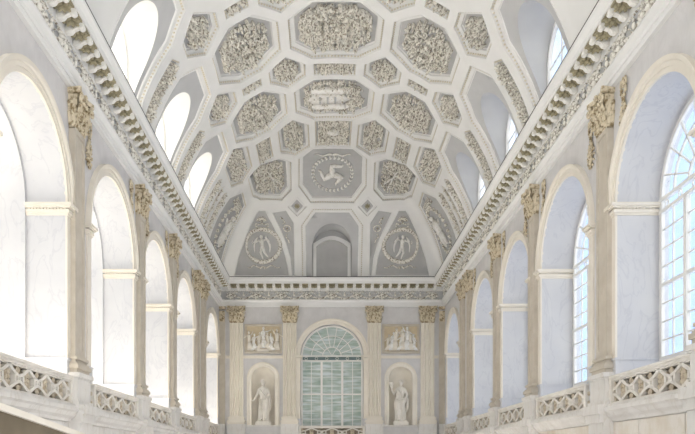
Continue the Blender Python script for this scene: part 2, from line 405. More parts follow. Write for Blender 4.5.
# ------------------------------------------------------------------ pilasters
def make_capital(root, w, m='capital', pr=.15):
    mb = MB()
    hw = w/2; z0 = 7.95; H = .85
    mb.box(-hw, hw, -pr, .0, z0-.06, z0)            # astragal
    for j in range(6):                               # bell
        t = j/6; e = .02+.05*t
        mb.box(-hw-e*.5, hw+e*.5, -pr-e, 0, z0+t*.72, z0+t*.72+.13)
    # abacus with horned corners
    ab = [(-hw-.15, -pr-.15), (-hw-.12, -pr-.19), (-hw*.4, -pr-.10), (0, -pr-.12), (hw*.4, -pr-.10), (hw+.12, -pr-.19), (hw+.15, -pr-.15), (hw+.08, 0), (-hw-.08, 0)]
    lo = [mb.pt((x, y, 8.69)) for x, y in ab]; hi = [mb.pt((x, y, 8.80)) for x, y in ab]
    mb.face(lo); mb.face(hi[::-1])
    for k in range(len(ab)): mb.face((lo[k], lo[(k+1)%9], hi[(k+1)%9], hi[k]))
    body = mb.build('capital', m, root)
    mb = MB()
    for row, (zz, hh, n, cu) in enumerate(((z0, .36, 3, .12), (z0+.18, .42, 4, .15))):
        for k in range(n):
            x = (k-(n-1)/2)*w/(n-(.2 if row else 0))
            mb.leaf((x, -pr-.02-.02*row, zz), (1,0,0), (0,0,1), (0,-1,0), w/n*1.0, hh, cu)
            for sg in (-1, 1):
                for q in range(3):
                    mb.blob((x+sg*w/n*(.36-.05*q), -pr-.05-.03*q, zz+hh*(.25+.25*q)), ((.04, 0, .015), (0, .03, 0), (0, 0, .05)), 5, 2)
            mb.blob((x, -pr-.03-cu, zz+hh*.80), ((.07, 0, 0), (0, .045, 0), (0, 0, .05)), 6, 2)
    for sg in (-1, 1):
        for zz, hh in ((z0, .36), (z0+.2, .4)): mb.leaf((sg*(hw+.01), -pr*.4, zz), (0,1,0), (0,0,1), (sg,0,0), .16, hh, .12)
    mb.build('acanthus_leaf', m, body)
    mb = MB()
    for sg in (-1, 1):
        for (x0, x1, yy, r) in ((sg*hw*.35, sg*(hw+.06), -pr-.14, .13), ):
            pts = []
            for k in range(14):
                t = k/13*2.6*PI; rr = r*(1-k/16)
                pts.append((x1-sg*rr*math.cos(t)*.9*0 + sg*(-math.sin(t)*rr), yy-.02, 8.56+math.cos(t)*rr))
            mb.tube(pts, [.035]*14, 5)
            mb.ball((x1, yy-.02, 8.56), .05)
        mb.tube([(sg*.06, -pr-.08, 8.3), (sg*.10, -pr-.1, 8.5), (sg*.16, -pr-.11, 8.62), (sg*.22, -pr-.11, 8.58), (sg*.2, -pr-.11, 8.52)], [.03, .03, .03, .028, .02], 5)
    for k in range(7):
        t = 2*PI*k/7; mb.blob((.06*math.cos(t), -pr-.15, 8.72+.06*math.sin(t)), ((.045*math.cos(t), 0, .045*math.sin(t)), (0, .03, 0), (-.025*math.sin(t), 0, .025*math.cos(t))), 5, 2)
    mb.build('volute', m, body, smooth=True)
def make_pilaster(w, flutes, mshaft, mped, pr=.13):
    root = empty('pilaster', (0,0,0))
    hw = w/2; mb = MB()
    zb, zt = 2.62, 7.92
    if flutes:
        n = 5; fw = w/(n*1.5+.5); x = -hw; pts = [(-hw, 0), (-hw, -pr)]
        x += fw*.5
        for k in range(n):
            for q in range(5):
                t = PI*q/4; pts.append((x+fw*.5-fw*.5*math.cos(t), -pr+.075*math.sin(t)))
            x += fw*1.5
        pts += [(hw, -pr), (hw, 0)]
        mb.grid([[(a, b, zb) for a, b in pts], [(a, b, zt) for a, b in pts]])
    else:
        mb.box(-hw, hw, -pr, 0, zb, zt)
        # sunk panel edge strips
        mb.box(-hw, -hw+.10, -pr-.025, -pr, zb, zt); mb.box(hw-.10, hw, -pr-.025, -pr, zb, zt)
        mb.box(-hw+.10, hw-.10, -pr-.025, -pr, zb, zb+.12); mb.box(-hw+.10, hw-.10, -pr-.025, -pr, zt-.12, zt)
    mb.build('shaft', mshaft, root)
    mb = MB()
    for (e, z0, z1) in ((.10, 2.18, 2.28), (.14, 2.28, 2.38), (.10, 2.38, 2.43), (.05, 2.43, 2.50), (.09, 2.50, 2.57), (.03, 2.57, 2.63)):
        mb.box(-hw-e, hw+e, -pr-e, 0, z0, z1)
    mb.build('base', mshaft, root)
    mb = MB(); e = .12
    mb.box(-hw-e, hw+e, -pr-e, 0, 1.43, 2.08); mb.box(-hw-e-.03, hw+e+.03, -pr-e-.03, 0, 2.04, 2.08)
    mb.box(-hw-e-.06, hw+e+.06, -pr-e-.06, 0, 2.08, 2.18); mb.box(-hw-e-.05, hw+e+.05, -pr-e-.05, 0, 1.43, 1.53)
    mb.box(-hw-e, hw+e, -pr-e-.05, 0, -2.2, 1.02); mb.box(-hw-e-.02, hw+e+.02, -pr-e-.12, 0, 1.02, 1.22); mb.box(-hw-e-.05, hw+e+.05, -pr-e-.19, 0, 1.22, 1.43)
    mb.build('pedestal', mped, root)
    make_capital(root, w, 'capital', pr+.02)
    return root
ordn = ['nearest the viewer', 'second from the viewer', 'third from the viewer', 'fourth from the viewer', 'far one of the close pair', 'x']
plab = ['cut by picture edge', 'second from viewer', 'third from viewer', 'fourth from viewer', 'nearer of close pair', 'farther of close pair']
proto = make_pilaster(.64, False, 'pilaster', 'pedestal')
first = True
for side, x, rz in (('left', WL, PI/2), ('right', WR, -PI/2)):
    for k, y in enumerate(PIL):
        if side == 'left' and k == 0: continue
        o = proto if first else copy_tree(proto); first = False
        o.location = (x, y, 0); o.rotation_euler = (0,0,rz)
        tag(o, 'beige pilaster with ochre Corinthian capital, %s wall, %s' % (side, plab[k]), 'pilaster', 'side wall pilasters')
# stucco drops hanging beside the capitals
def make_drop():
    root = empty('stucco_drop', (0,0,0)); mb = MB()
    r2 = random.Random(3)
    for sg in (-1, 1):
        for k in range(9):
            z = 8.55-k*.08; x = sg*(.06+.05*math.sin(k*1.1))
            mb.blob((x, -.05, z), ((.045, 0, .02*sg), (0, .04, 0), (0, 0, .055)), 5, 2)
    for k in range(26):
        t = r2.random()*2*PI; r = r2.random()*.19
        mb.blob((r*math.cos(t)*.75, -.05, 7.78+r*math.sin(t)), ((.05*math.cos(t), 0, .06*math.sin(t)), (0, .05, 0), (-.03*math.sin(t), 0, .035*math.cos(t))), 5, 2)
    for k in range(12):
        t = 2*PI*k/12; mb.blob((.2*math.cos(t), -.04, 7.78+.27*math.sin(t)), ((.05*math.cos(t), 0, .07*math.sin(t)), (0, .03, 0), (-.03*math.sin(t), 0, .03*math.cos(t))), 5, 2)
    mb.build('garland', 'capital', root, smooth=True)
    mb = MB(); mb.tube([(0, -.04, 8.72), (0, -.05, 8.6), (.0, -.05, 8.5)], [.03, .05, .04], 6)
    for sg in (-1, 1): mb.tube([(0, -.05, 8.6), (sg*.12, -.05, 8.68), (sg*.14, -.05, 8.55), (0, -.05, 8.52)], .025, 5)
    mb.build('ribbon', 'capital', root)
    return root
dproto = make_drop(); first = True
dn = ['first', 'second', 'third', 'fourth', 'fifth', 'sixth', 'seventh', 'eighth']
for side, x, rz in (('left', WL, PI/2), ('right', WR, -PI/2)):
    spots = [(PIL[1], 'far', 1), (PIL[2], 'near', -1), (PIL[2], 'far', 1), (PIL[3], 'near', -1), (PIL[3], 'far', 1), (PIL[4], 'near', -1)]
    if side == 'right': spots = [(PIL[1], 'near', -1)]+spots
    for y, nf, sg in spots:
        o = dproto if first else copy_tree(dproto); first = False
        o.location = (x, y+sg*.95, 0); o.rotation_euler = (0,0,rz)
        k = PIL.index(y); nm = {1: 'second', 2: 'third', 3: 'fourth', 4: 'fifth'}[k]
        tag(o, 'ochre stucco garland, %s wall, %s side of the %s pilaster from viewer' % (side, nf, nm), 'garland', 'stucco garlands beside the capitals')
# end wall pilasters, fluted
fproto = make_pilaster(.76, True, 'cream', 'pedestal', .15); first = True
for x, lb in ((XC-5.38, 'left of the left statue niche'), (XC-2.38, 'between left statue niche and the big window'), (XC+2.38, 'between the big window and right statue niche'), (XC+5.38, 'right of the right statue niche')):
    o = fproto if first else copy_tree(fproto); first = False
    o.location = (x, YE, 0); tag(o, 'fluted cream pilaster on end wall %s' % lb, 'pilaster', 'fluted pilasters on the end wall')
for sg, x, lb in ((1, WL, 'left'), (-1, WR, 'right')):
    root = empty('corner_pilaster', (x+sg*.16, YE, 0), 0, 'narrow beige corner pilaster where %s wall meets the end wall' % lb, 'pilaster', 'corner pilasters')
    mb = MB(); mb.box(-.16, .16, -.12, 0, 2.2, 8.0); mb.build('shaft', 'pilaster', root)
    mb = MB(); mb.box(-.17, .2, -.2, 0, 8.66, 8.8)
    for k in range(2):
        for q in range(3): mb.leaf((-.1+.1*q, -.12, 7.95+.3*k), (1,0,0), (0,0,1), (0,-1,0), .12, .36, .1)
    mb.build('capital', 'capital', root)
    mb = MB(); mb.box(-.16, .18, -.2, 0, 1.43, 2.2); mb.build('pedestal', 'pedestal', root)

# ------------------------------------------------------------------ arch surrounds
def make_surround(depth, jamb_m='cream', back=False, RI=1.78):
    RO = RI+.30
    root = empty('arch_surround', (0,0,0)); mb = MB()
    prof = [(RI, .02), (RI, -.05), (RI+.10, -.05), (RI+.10, -.075), (RI+.19, -.075), (RI+.21, -.11), (RI+.27, -.13), (RO, -.13), (RO, 0)]
    rows = []
    for k in range(33):
        t = PI*k/32; rows.append([(-r*math.cos(t), y, ZS+r*math.sin(t)) for r, y in prof])
    mb.grid(rows); sharp_smooth(mb.build('archivolt', 'cream', root), 30)
    for sg in (-1, 1):
        mb = MB(); mb.box(min(sg*RI, sg*(RO-.02)), max(sg*RI, sg*(RO-.02)), -.045, 0, 1.43, 5.8); mb.build('jamb', jamb_m, root)
        mb = MB()
        for (e, z0, z1) in ((.02, 5.78, 5.83), (.05, 5.83, 5.91), (.08, 5.94, 5.98), (.12, 5.98, 6.05)):
            a, b = sg*(RI-e), sg*(RO+e*.5)
            mb.box(min(a, b), max(a, b), -.05-e, depth, z0, z1)
        n = int(depth/.075)
        for k in range(n): 
            a, b = sg*(RI-.08), sg*(RI+.01); mb.box(min(a, b), max(a, b), -.03+k*.075, .012+k*.075, 5.91, 5.945)
        mb.build('impost', 'cream' if not back else 'cream', root)
        mb = MB(); a, b = sg*(RI-.05), sg*(RO-.02); mb.box(min(a, b), max(a, b), -.06, depth, 1.43, 2.45); a, b = sg*(RI-.075), sg*(RO-.01); mb.box(min(a, b), max(a, b), -.08, depth+.005, 2.45, 2.50); mb.build('plinth', 'lining', root)
    return root
anm = ['nearest the viewer', 'second from viewer', 'third from viewer', 'fourth from viewer', 'nearest the end wall']
for side, x, rz, dp in (('left', WL, PI/2, .9), ('right', WR, -PI/2, .94)):
    p = make_surround(dp)
    for k, y in enumerate(ARC):
        o = p if k == 0 else make_surround(dp, RI=1.95) if k == 1 else copy_tree(p); o.location = (x, y, 0); o.rotation_euler = (0,0,rz)
        tag(o, 'round cream arch surround with dentilled imposts, %s wall, %s' % (side, anm[k]), 'arch', 'arches along the side walls')
p = make_surround(.3); p.location = (XC, YE, 0); tag(p, 'round cream arch surround framing the green window on the end wall', 'arch')

# ------------------------------------------------------------------ balustrades
def make_balustrade(hw, units, m):
    root = empty('balustrade', (0,0,0)); z0, z1 = 1.43, 2.06
    mb = MB(); mb.box(-hw, hw, -.15, .05, z1-.09, z1-.03); mb.box(-hw, hw, -.18, .08, z1-.03, z1+.02); mb.box(-hw, hw, -.12, .02, z1-.12, z1-.09); mb.build('top_rail', m, root)
    mb = MB(); mb.box(-hw, hw, -.14, .04, z0, z0+.05); mb.build('bottom_rail', m, root)
    for sg in (-1, 1):
        mb = MB(); a, b = sg*(hw-.13), sg*hw; mb.box(min(a,b), max(a,b), -.16, .06, z0, z1-.03); mb.build('end_pier', m, root)
    mb = MB(); fb = MB(); zl, zh = z0+.05, z1-.12; zm = (zl+zh)/2; hh = (zh-zl)/2
    W = (hw-.13)*2; u = W/units; y0, y1 = -.10, -.02
    for k in range(units):
        cx = -W/2+u*(k+.5); a = u*.30
        P = [(0, hh), (a, hh*.42), (a, -hh*.42), (0, -hh), (-a, -hh*.42), (-a, hh*.42)]
        for p, q in zip(P, P[1:]+P[:1]): mb.bar((cx+p[0], zm+p[1]), (cx+q[0], zm+q[1]), .07, y0-.02, y1)
        for sx in (-1, 1):
            mb.bar((cx+sx*a, zm+hh*.42), (cx+sx*u/2, zm+.05), .06, y0-.02, y1); mb.bar((cx+sx*a, zm-hh*.42), (cx+sx*u/2, zm-.05), .06, y0-.02, y1)
            for sz in (-1, 1):   # fans above and below the link
                for q in range(5):
                    t = (q-2)*.42; bx, bz = cx+sx*u/2, zm+sz*hh*.98
                    fb.bar((bx-sx*.0, bz), (bx+math.sin(t)*hh*.72, bz-sz*math.cos(t)*hh*.72), .055, y0+.015, y1-.015)
                    fb.ball((bx+math.sin(t)*hh*.72, (y0+y1)/2, bz-sz*math.cos(t)*hh*.72), .065, 5, 2)
    mb.build('lattice', m, root)
    tag(fb.build('fan_infill', 'infill', root), kind='stuff')
    mb = MB(); mb.box(-hw+.13, hw-.13, -.005, .02, zl, zh); mb.build('gap_shade', 'gap_shade', root)  # thin brown sheet added behind the lattice so its gaps read as shadow
    for k in range(units):
        cx = -W/2+u*(k+.5); mb = MB()
        for q in range(8):
            t = 2*PI*q/8; lx, lz = math.cos(t), math.sin(t)
            l = .75*hh if abs(lz) > .5 else .5*hh
            mb.blob((cx+lx*l*.6*.9, -.06, zm+lz*l*.75), ((lx*l*.5, 0, lz*l*.5), (0, .04, 0), (-lz*.055, 0, lx*.055)), 5, 2)
        mb.ball((cx, -.07, zm), .05, 6, 2)
        mb.build('rosette', 'infill', root)
    for k in range(units-1):
        cx = -W/2+u*(k+1); mb = MB(); mb.box(cx-.07, cx+.07, y0-.01, y1+.01, zm-.07, zm+.07); mb.ball((cx, y0-.01, zm), .04, 6, 2); mb.build('boss', m, root)
    return root
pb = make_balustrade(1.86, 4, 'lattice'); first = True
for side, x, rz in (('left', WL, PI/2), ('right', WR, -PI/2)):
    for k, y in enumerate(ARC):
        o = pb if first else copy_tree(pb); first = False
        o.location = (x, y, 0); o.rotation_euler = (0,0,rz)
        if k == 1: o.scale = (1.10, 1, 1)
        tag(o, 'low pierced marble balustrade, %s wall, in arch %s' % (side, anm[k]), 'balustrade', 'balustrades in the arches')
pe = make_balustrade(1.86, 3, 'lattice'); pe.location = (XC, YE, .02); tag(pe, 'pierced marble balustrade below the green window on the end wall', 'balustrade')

# ------------------------------------------------------------------ windows
def make_window(name, r, glass, fine=True, zb=ZB, depth=.08, cols=6, rows=11):
    root = empty(name, (0,0,0), kind='structure'); fw = .10
    mb = MB()
    a, b = arch(0, r, ZS, zb, 32), arch(0, r-fw, ZS, zb, 32)
    for y in (-depth, 0): mb.grid([[(x, y, z) for x, z in a], [(x, y, z) for x, z in b]])
    mb.grid([[(x, -depth, z) for x, z in b], [(x, 0, z) for x, z in b]]); mb.grid([[(x, -depth, z) for x, z in a], [(x, 0, z) for x, z in a]])
    mb.build('frame', 'frame', root)
    mb = MB(); mb.box(-r, r, -depth-.02, 0, ZS-.02, ZS+.06); mb.box(-r, r, -depth-.02, 0, ZS-.29, ZS-.21); mb.build('transom', 'frame', root)
    if glass == 'green': mb = MB(); mb.box(-r, r, -.05, -.02, ZS-.22, ZS-.01); mb.build('transom_panel', 'teal', root)
    for k in range(6):
        x = -r+(k+.5)*r/3; mb = MB()
        pts = [(x+.075*math.cos(2*PI*q/12), -depth/2, ZS-.115+.075*math.sin(2*PI*q/12)) for q in range(13)]
        mb.tube(pts, .018, 5); mb.build('ring_ornament', 'frame', root)
    mb = MB()
    for rr, w in ((r*.30, .05), (r*.66, .04)):
        pr = [(-rr*math.cos(PI*q/24), ZS+rr*math.sin(PI*q/24)) for q in range(25)]
        for p, q in zip(pr, pr[1:]): mb.bar(p, q, w, -depth+.02, -.01)
    for k in range(1, 9):
        t = PI*k/9; mb.bar((-r*.3*math.cos(t), ZS+r*.3*math.sin(t)), (-(r-.05)*math.cos(t), ZS+(r-.05)*math.sin(t)), .04, -depth+.02, -.01)
    for k in (1, 2): t = PI*k/3; mb.bar((0, ZS+.04), (-r*.3*math.cos(t), ZS+r*.3*math.sin(t)), .03, -depth+.02, -.01)
    mb.build('fanlight_bars', 'frame', root)
    mb = MB(); hz = ZS-.25-zb
    for k in range(1, 3): x = -r+2*r*k/3; mb.box(x-.06, x+.06, -depth-.02, 0, zb, ZS-.25)
    for k in (4, 8):
        if glass == 'green' and k == 8: continue
        z = ZS-.25-hz*k/11 if glass != 'green' else 3.9
        mb.box(-r, r, -depth-.01, 0, z-.04, z+.04)
    mb.build('mullion', 'frame', root)
    mb = MB()
    for k in (1, 3, 5): x = -r+2*r*k/6; mb.box(x-.018, x+.018, -depth+.02, -.02, zb, ZS-.25)
    if glass == 'green':
        for k in range(9):
            z = 5.8-.475*k; mb.box(-r, r, -.04, -.03, z-.008, z+.008)
    else:
        for k in range(1, 11): z = ZS-.25-hz*k/11; mb.box(-r, r, -depth+.02, -.02, z-.018, z+.018)
    mb.build('glazing_bars', 'frame', root)
    mb = MB(); fill(mb, arch(0, r-.02, ZS, zb, 32), [], 0, lambda x, z: Vector((x, -.03, z)))
    mb.build('pane', glass, root)
    return root
nwin = 0
first = None
for x, rz, inset_x in ((WL-1.94, PI/2, 0), (WR+1.02, -PI/2, 0)):
    for k, y in enumerate(ARC):
        nwin += 1
        if first is None: o = first = make_window('window_1', RI-.06, 'glass')
        elif k == 1 and nwin < 5: o = wide = make_window('window_%d' % nwin, 1.95-.06, 'glass')
        else: o = copy_tree(wide if k == 1 else first); o.name = 'window_%d' % nwin
        o.location = (x, y, 0); o.rotation_euler = (0,0,rz)
ew = make_window('window_11', RI-.02, 'green'); ew.location = (XC, YE+.32, 0)
mb = MB(); mb.box(WL-.1, WR+.1, YE+.5, YE+.55, -2.2, 10.5); tag(mb.build('wall_behind', 'wall'), kind='structure')

# ------------------------------------------------------------------ vault
A, B, H0, Y0, R = 5.9, 5.07, 10.5, 32.6, 5.5; LIM = R*PI/2
def fl(a):
    d = max(0, (abs(a)-math.radians(55))/math.radians(35)); return math.copysign(.35*d*d, a)
def SP(u, v):
    u = max(-LIM, min(LIM, u)); v = min(LIM, v)
    ps = u/R; X = XC+A*math.sin(ps)+fl(ps); c = math.cos(ps); cf = 1
    if v <= 0: Y = Y0+v*A/R
    else: Y = Y0+A*math.sin(v/R)+fl(v/R); cf = math.cos(v/R)
    k = .10; h = max(k-abs(c-cf), 0)/k; c = min(c, cf)-h*h*k/4
    return Vector((X, Y, H0+B*c))
def FR(u, v):
    e = .02; uc = max(-LIM+e, min(LIM-e, u)); vc = min(LIM-e, v)
    p = SP(uc, vc); tu = (SP(uc+e, vc)-SP(uc-e, vc)).normalized(); tv = (SP(uc, vc+e)-SP(uc, vc-e)).normalized()
    n = tu.cross(tv).normalized()
    if n.z < 0: n = -n
    tv = n.cross(tu).normalized(); 
    if (SP(uc, vc+e)-SP(uc, vc-e)).dot(tv) < 0: tv = -tv
    return SP(u, v), tu, tv, n
def SN(u, v, e):
    p, a, b, n = FR(u, v); return p+n*e
HOLES = []
def frame(mb, poly, steps, sd=.3):
    """steps: list of (inset, depth)"""
    base = subdiv(poly, sd); 
    key = poly
    rows = []
    for ins, dep in steps:
        q = inset(poly, ins) if ins else poly
        # same subdivision count per edge
        out = []
        for (a, b), (c, d) in zip(zip(poly, poly[1:]+poly[:1]), zip(q, q[1:]+q[:1])):
            n = max(1, int(math.hypot(b[0]-a[0], b[1]-a[1])/sd+.5))
            out += [(c[0]+(d[0]-c[0])*k/n, c[1]+(d[1]-c[1])*k/n) for k in range(n)]
        rows.append([SN(x, y, dep) for x, y in out])
    mb.grid(rows, True)
def beads(mb, poly, dep, sp=.13, r=.045):
    P = subdiv(poly, sp)
    for x, y in P:
        if abs(x) > LIM or y > LIM: continue
        p, tu, tv, n = FR(x, y); mb.blob(p+n*dep, (tu*r, tv*r, n*r*1.1), 4, 1)
def acanthus(mb, poly, dep, dens, size, seed, boss=0, mirror=False, h=1.0):
    r = random.Random(seed)
    xs = [p[0] for p in poly]; ys = [p[1] for p in poly]
    cx, cy = sum(xs)/len(xs), sum(ys)/len(ys); hx, hy = (max(xs)-min(xs))/2, (max(ys)-min(ys))/2
    inn = inset(poly, min(.10, hx*.25, hy*.25)); ar = abs(area(poly)); n = int(ar*dens); pts = []; tries = 0
    while len(pts) < n and tries < n*30:
        tries += 1; x, y = cx+(r.random()*2-1)*hx, cy+(r.random()*2-1)*hy
        if mirror and x < cx: continue
        if not inside((x, y), inn): continue
        if boss and math.hypot((x-cx)/hx, (y-cy)/hy) < boss: continue
        if any(abs(x-a)+abs(y-b) < size*.62 for a, b in pts[-60:]): continue
        pts.append((x, y))
    def put(x, y, ang, L, W, H):
        p, tu, tv, nn = FR(x, y); d = tu*math.cos(ang)+tv*math.sin(ang); q = -tu*math.sin(ang)+tv*math.cos(ang)
        mb.blob(p+nn*(dep-H*.55), (d*L+nn*(-H*.35), q*W, nn*H), 6, 2)
    for x, y in pts:
        dx, dy = x-cx, y-cy; rad = math.hypot(dx/hx, dy/hy)
        ang = math.atan2(dy, dx)+1.2*math.sin(rad*7+seed)+r.uniform(-.5, .5)
        s = size*r.uniform(.65, 1.25); H = s*r.uniform(.5, 1.5)*h
        for sgn in ((1, -1) if mirror else (1,)):
            xx = cx+sgn*dx; aa = ang if sgn == 1 else PI-ang
            put(xx, y, aa, s*.62, s*.26, H)
            if r.random() < .55: put(xx+.3*s*math.cos(aa+1), y+.3*s*math.sin(aa+1), aa+.9, s*.36, s*.2, H*.8)
    if min(hx, hy) > .8:
        for k in range(8):
            t = 2*PI*(k+.5)/8; sx, sy = cx+hx*.60*math.cos(t), cy+hy*.60*math.sin(t); sg = 1 if math.cos(t) > 0 else -1
            if not inside((sx, sy), inn): continue
            P = []
            for q in range(12):
                rr = .25-.018*q; a = t+sg*q*.6; w_ = (sx+rr*math.cos(a), sy+rr*math.sin(a)); p, tu, tv, nn = FR(*w_); P.append(p+nn*(dep-size*.95*h-.02))
            mb.tube(P, [.045-.002*q for q in range(12)], 5)
    if boss:
        m2 = 14
        for k in range(m2):
            t = 2*PI*k/m2; put(cx+hx*boss*.85*math.cos(t), cy+hy*boss*.85*math.sin(t), t+PI/2, size*.55, size*.34, size*.75)
        put(cx, cy, 0, hx*boss*.45, hy*boss*.45, size*.9)
        for k in range(7):
            t = 2*PI*k/7; put(cx+hx*boss*.42*math.cos(t), cy+hy*boss*.42*math.sin(t), t, size*.4, size*.22, size*1.0)
def coffer(name, poly, label, cat, group=None, ins=.25, dep=.20, relief=None, hole=True, panel='panel', seed=1, bd=True):
    cx = sum(p[0] for p in poly)/len(poly); cy = sum(p[1] for p in poly)/len(poly)
    org = SP(cx, cy); root = empty(name, org, 0, label, cat, group)
    if hole: HOLES.append(poly)
    mb = MB(); d1 = dep*.62
    frame(mb, poly, [(0, -.015), (.0, 0), (.02, d1*.9), (.03, d1), (ins*.84, d1), (ins*.86, dep*.85), (ins, dep)] if ins > .1 else [(0, -.015), (0, 0), (ins*.5, dep*.5), (ins, dep)])
    mb.build('frame', 'rib', root, org=org)
    if bd:
        mb = MB(); beads(mb, inset(poly, .035), d1*.5, .12, .042); tag(mb.build('bead_moulding', 'bead', root, org=org), kind='stuff')
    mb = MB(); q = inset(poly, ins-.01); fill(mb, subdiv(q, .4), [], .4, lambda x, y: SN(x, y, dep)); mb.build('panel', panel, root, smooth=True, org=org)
    if relief:
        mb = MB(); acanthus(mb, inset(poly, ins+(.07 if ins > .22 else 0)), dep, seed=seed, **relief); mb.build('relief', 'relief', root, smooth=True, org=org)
    return root, org
def oct_(cx, cy, hu, hv, cu, cv):
    return [(cx+hu, cy-cv), (cx+hu, cy+cv), (cx+cu, cy+hv), (cx-cu, cy+hv), (cx-hu, cy+cv), (cx-hu, cy-cv), (cx-cu, cy-hv), (cx+cu, cy-hv)]
def hex_(cx, cy, hu, hv, cv): return [(cx+hu, cy-cv), (cx+hu, cy+cv), (cx, cy+hv), (cx-hu, cy+cv), (cx-hu, cy-cv), (cx, cy-hv)]
def rect_(cx, cy, hu, hv): return [(cx-hu, cy-hv), (cx+hu, cy-hv), (cx+hu, cy+hv), (cx-hu, cy+hv)]
def mir(p): return [(-x, y) for x, y in p][::-1]
def mirror_tree(o, org, label, dv=0):
    """copy of a vault piece reflected in the hall's middle plane and/or moved along the hall"""
    c = copy_tree(o); c['label'] = label; c.scale = (-1, 1, 1); c.location = (2*XC-org.x, org.y+dv, org.z); return c
VA = {'A1': -11.93, 'A2': -7.45, 'A3': -3.07}; VP = {'P1': -14.17, 'P2': -9.65, 'P3': -5.25}
pos = {'A1': 'fourth bay from end', 'A2': 'third bay from end', 'A3': 'second bay from end', 'P2': 'above third side pilaster', 'P3': 'above fourth side pilaster', 'P4': 'over the close-set pilasters', 'P1': 'nearest the viewer'}
def shift(o, org, dv, label):
    c = copy_tree(o); c['label'] = label; c.location = (org.x, org.y+dv*A/R, org.z); return c
def series(name, shp, rows, lab, cat, group, sym=True, **kw):
    """first row built, the others copied along the hall and reflected"""
    src = None
    for key in rows:
        cv = VA.get(key, VP.get(key)); poly = shp(cv); L = lab % ('left', pos[key]) if sym else lab % pos[key]
        if src is None:
            root, org = coffer(name, poly, L, cat, group, **kw); src = (root, org, cv)
        else:
            shift(src[0], src[1], cv-src[2], L); HOLES.append(poly)
        if sym:
            mirror_tree(src[0], src[1], lab % ('right', pos[key]), (cv-src[2])*A/R); HOLES.append(mir(poly))
big = dict(dens=62, size=.145, boss=.30)
series('ceiling_coffer', lambda c: oct_(-3.18, c, 1.28, 1.55, .45, .78), ['A2', 'A3', 'A1'], 'large octagonal acanthus coffer on %s vault slope, %s', 'coffer', 'octagonal coffers on the slopes', relief=big, seed=5)
series('ceiling_coffer', lambda c: hex_(-4.65, c, .74, 1.05, .36), ['P3', 'P2'], 'small hexagonal leaf coffer low on %s vault slope, %s', 'coffer', 'hexagonal coffers', ins=.2, relief=dict(dens=75, size=.125, boss=.25), seed=9)
series('ceiling_coffer', lambda c: hex_(-1.77, c, .70, 1.02, .37), ['P3', 'P2'], 'small hexagonal rosette coffer, %s of vault crown, %s', 'coffer', 'hexagonal coffers', ins=.2, relief=dict(dens=75, size=.125, boss=.45), seed=12)
series('ceiling_coffer', lambda c: rect_(-3.2, c, .42, .22), ['P3', 'P2'], 'tiny oblong leaf coffer on %s vault slope, %s', 'coffer', 'oblong coffers', ins=.05, dep=.12, relief=dict(dens=90, size=.11), seed=14)
series('ceiling_coffer', lambda c: rect_(0, c, .77, .36), ['P3'], 'wide oblong leaf coffer on the vault crown, %s', 'coffer', 'crown coffers', sym=False, ins=.06, dep=.13, relief=dict(dens=80, size=.12, mirror=True), seed=17)
root, org = coffer('ceiling_coffer', oct_(0, VA['A2'], 1.58, 1.52, .83, .78), 'big octagonal foliage coffer on the vault crown, at the picture top', 'coffer', 'crown coffers', relief=dict(dens=62, size=.15, boss=.25, mirror=True), seed=21)
# eagle and shield coffer
root, org = coffer('ceiling_coffer', oct_(0, VA['A3']-.02, 1.58, 1.50, .83, .78), 'octagonal coffer with white twin-scroll shield and trophies on the vault crown', 'coffer', 'crown coffers', relief=dict(dens=62, size=.14, boss=0), seed=23)
def vpt(cx, cy, dep):
    """local frame on the vault: (a, h, b) -> world, a across, b along, h towards the hall"""
    def f(p): 
        q, tu, tv, n = FR(cx+p[0], cy+p[2]); return q+n*(dep+p[1])
    return f
mb = MB(); mb.xf = vpt(-.1, VA['A3'], .2)
def slab(mb, x0, x1, z0, z1, y0, y1):
    mb.box(x0, x1, y0, y1, z0, z1)
for dz in (-.62, .52):
    mb.tube([(-.8+.15*k, -.12, dz) for k in range(10)], [.12, .16, .17, .16, .16, .17, .16, .17, .18, .13], 8)
    mb.tube([(.55, -.12, dz-.1), (.68, -.13, dz), (.55, -.14, dz+.12)], .07, 6)
mb.prism([(-.95, -.1), (-.7, -.36), (.4, -.36), (.7, -.05), (.4, .26), (-.7, .26)], -.22, 0)
mb.build('shield', 'relief_white', root, smooth=True, org=org)
mb = MB(); mb.xf = vpt(-.1, VA['A3'], .2)
for k in range(3): mb.box(-.5+.3*k, -.42+.3*k, -.25, -.2, -.3, .2)
mb.build('shield_stripes', 'panel', root, org=org)
# over the double pilasters
P4 = -.31
def pair(name, poly, lab, cat, group, **kw):
    r_, o_ = coffer(name, poly, lab % 'left', cat, group, **kw); mirror_tree(r_, o_, lab % 'right'); HOLES.append(mir(poly)); return r_, o_
pair('ceiling_coffer', hex_(-1.75, -.15, .70, 1.62, 1.0), 'tall hexagonal leaf coffer %s of the oval-boss coffer, near vault crown', 'coffer', 'hexagonal coffers', ins=.2, relief=dict(dens=75, size=.125), seed=31)
pair('ceiling_coffer', hex_(-4.67, -.33, .74, 1.75, 1.0), 'long hexagonal leaf coffer low on %s vault slope over the close-set pilasters', 'coffer', 'hexagonal coffers', ins=.2, relief=dict(dens=75, size=.125), seed=33)
pair('ceiling_coffer', rect_(-3.18, -.05, .38, .98), 'oblong leaf coffer on %s vault slope over the close-set pilasters', 'coffer', 'oblong coffers', ins=.07, dep=.13, relief=dict(dens=75, size=.125), seed=35)
root, org = coffer('ceiling_coffer', rect_(0, -.31, .80, 1.12), 'squarish coffer with plain oval boss, just above the three-legged emblem', 'coffer', 'crown coffers', ins=.08, dep=.15, relief=dict(dens=65, size=.135, boss=.42, mirror=True), seed=37)
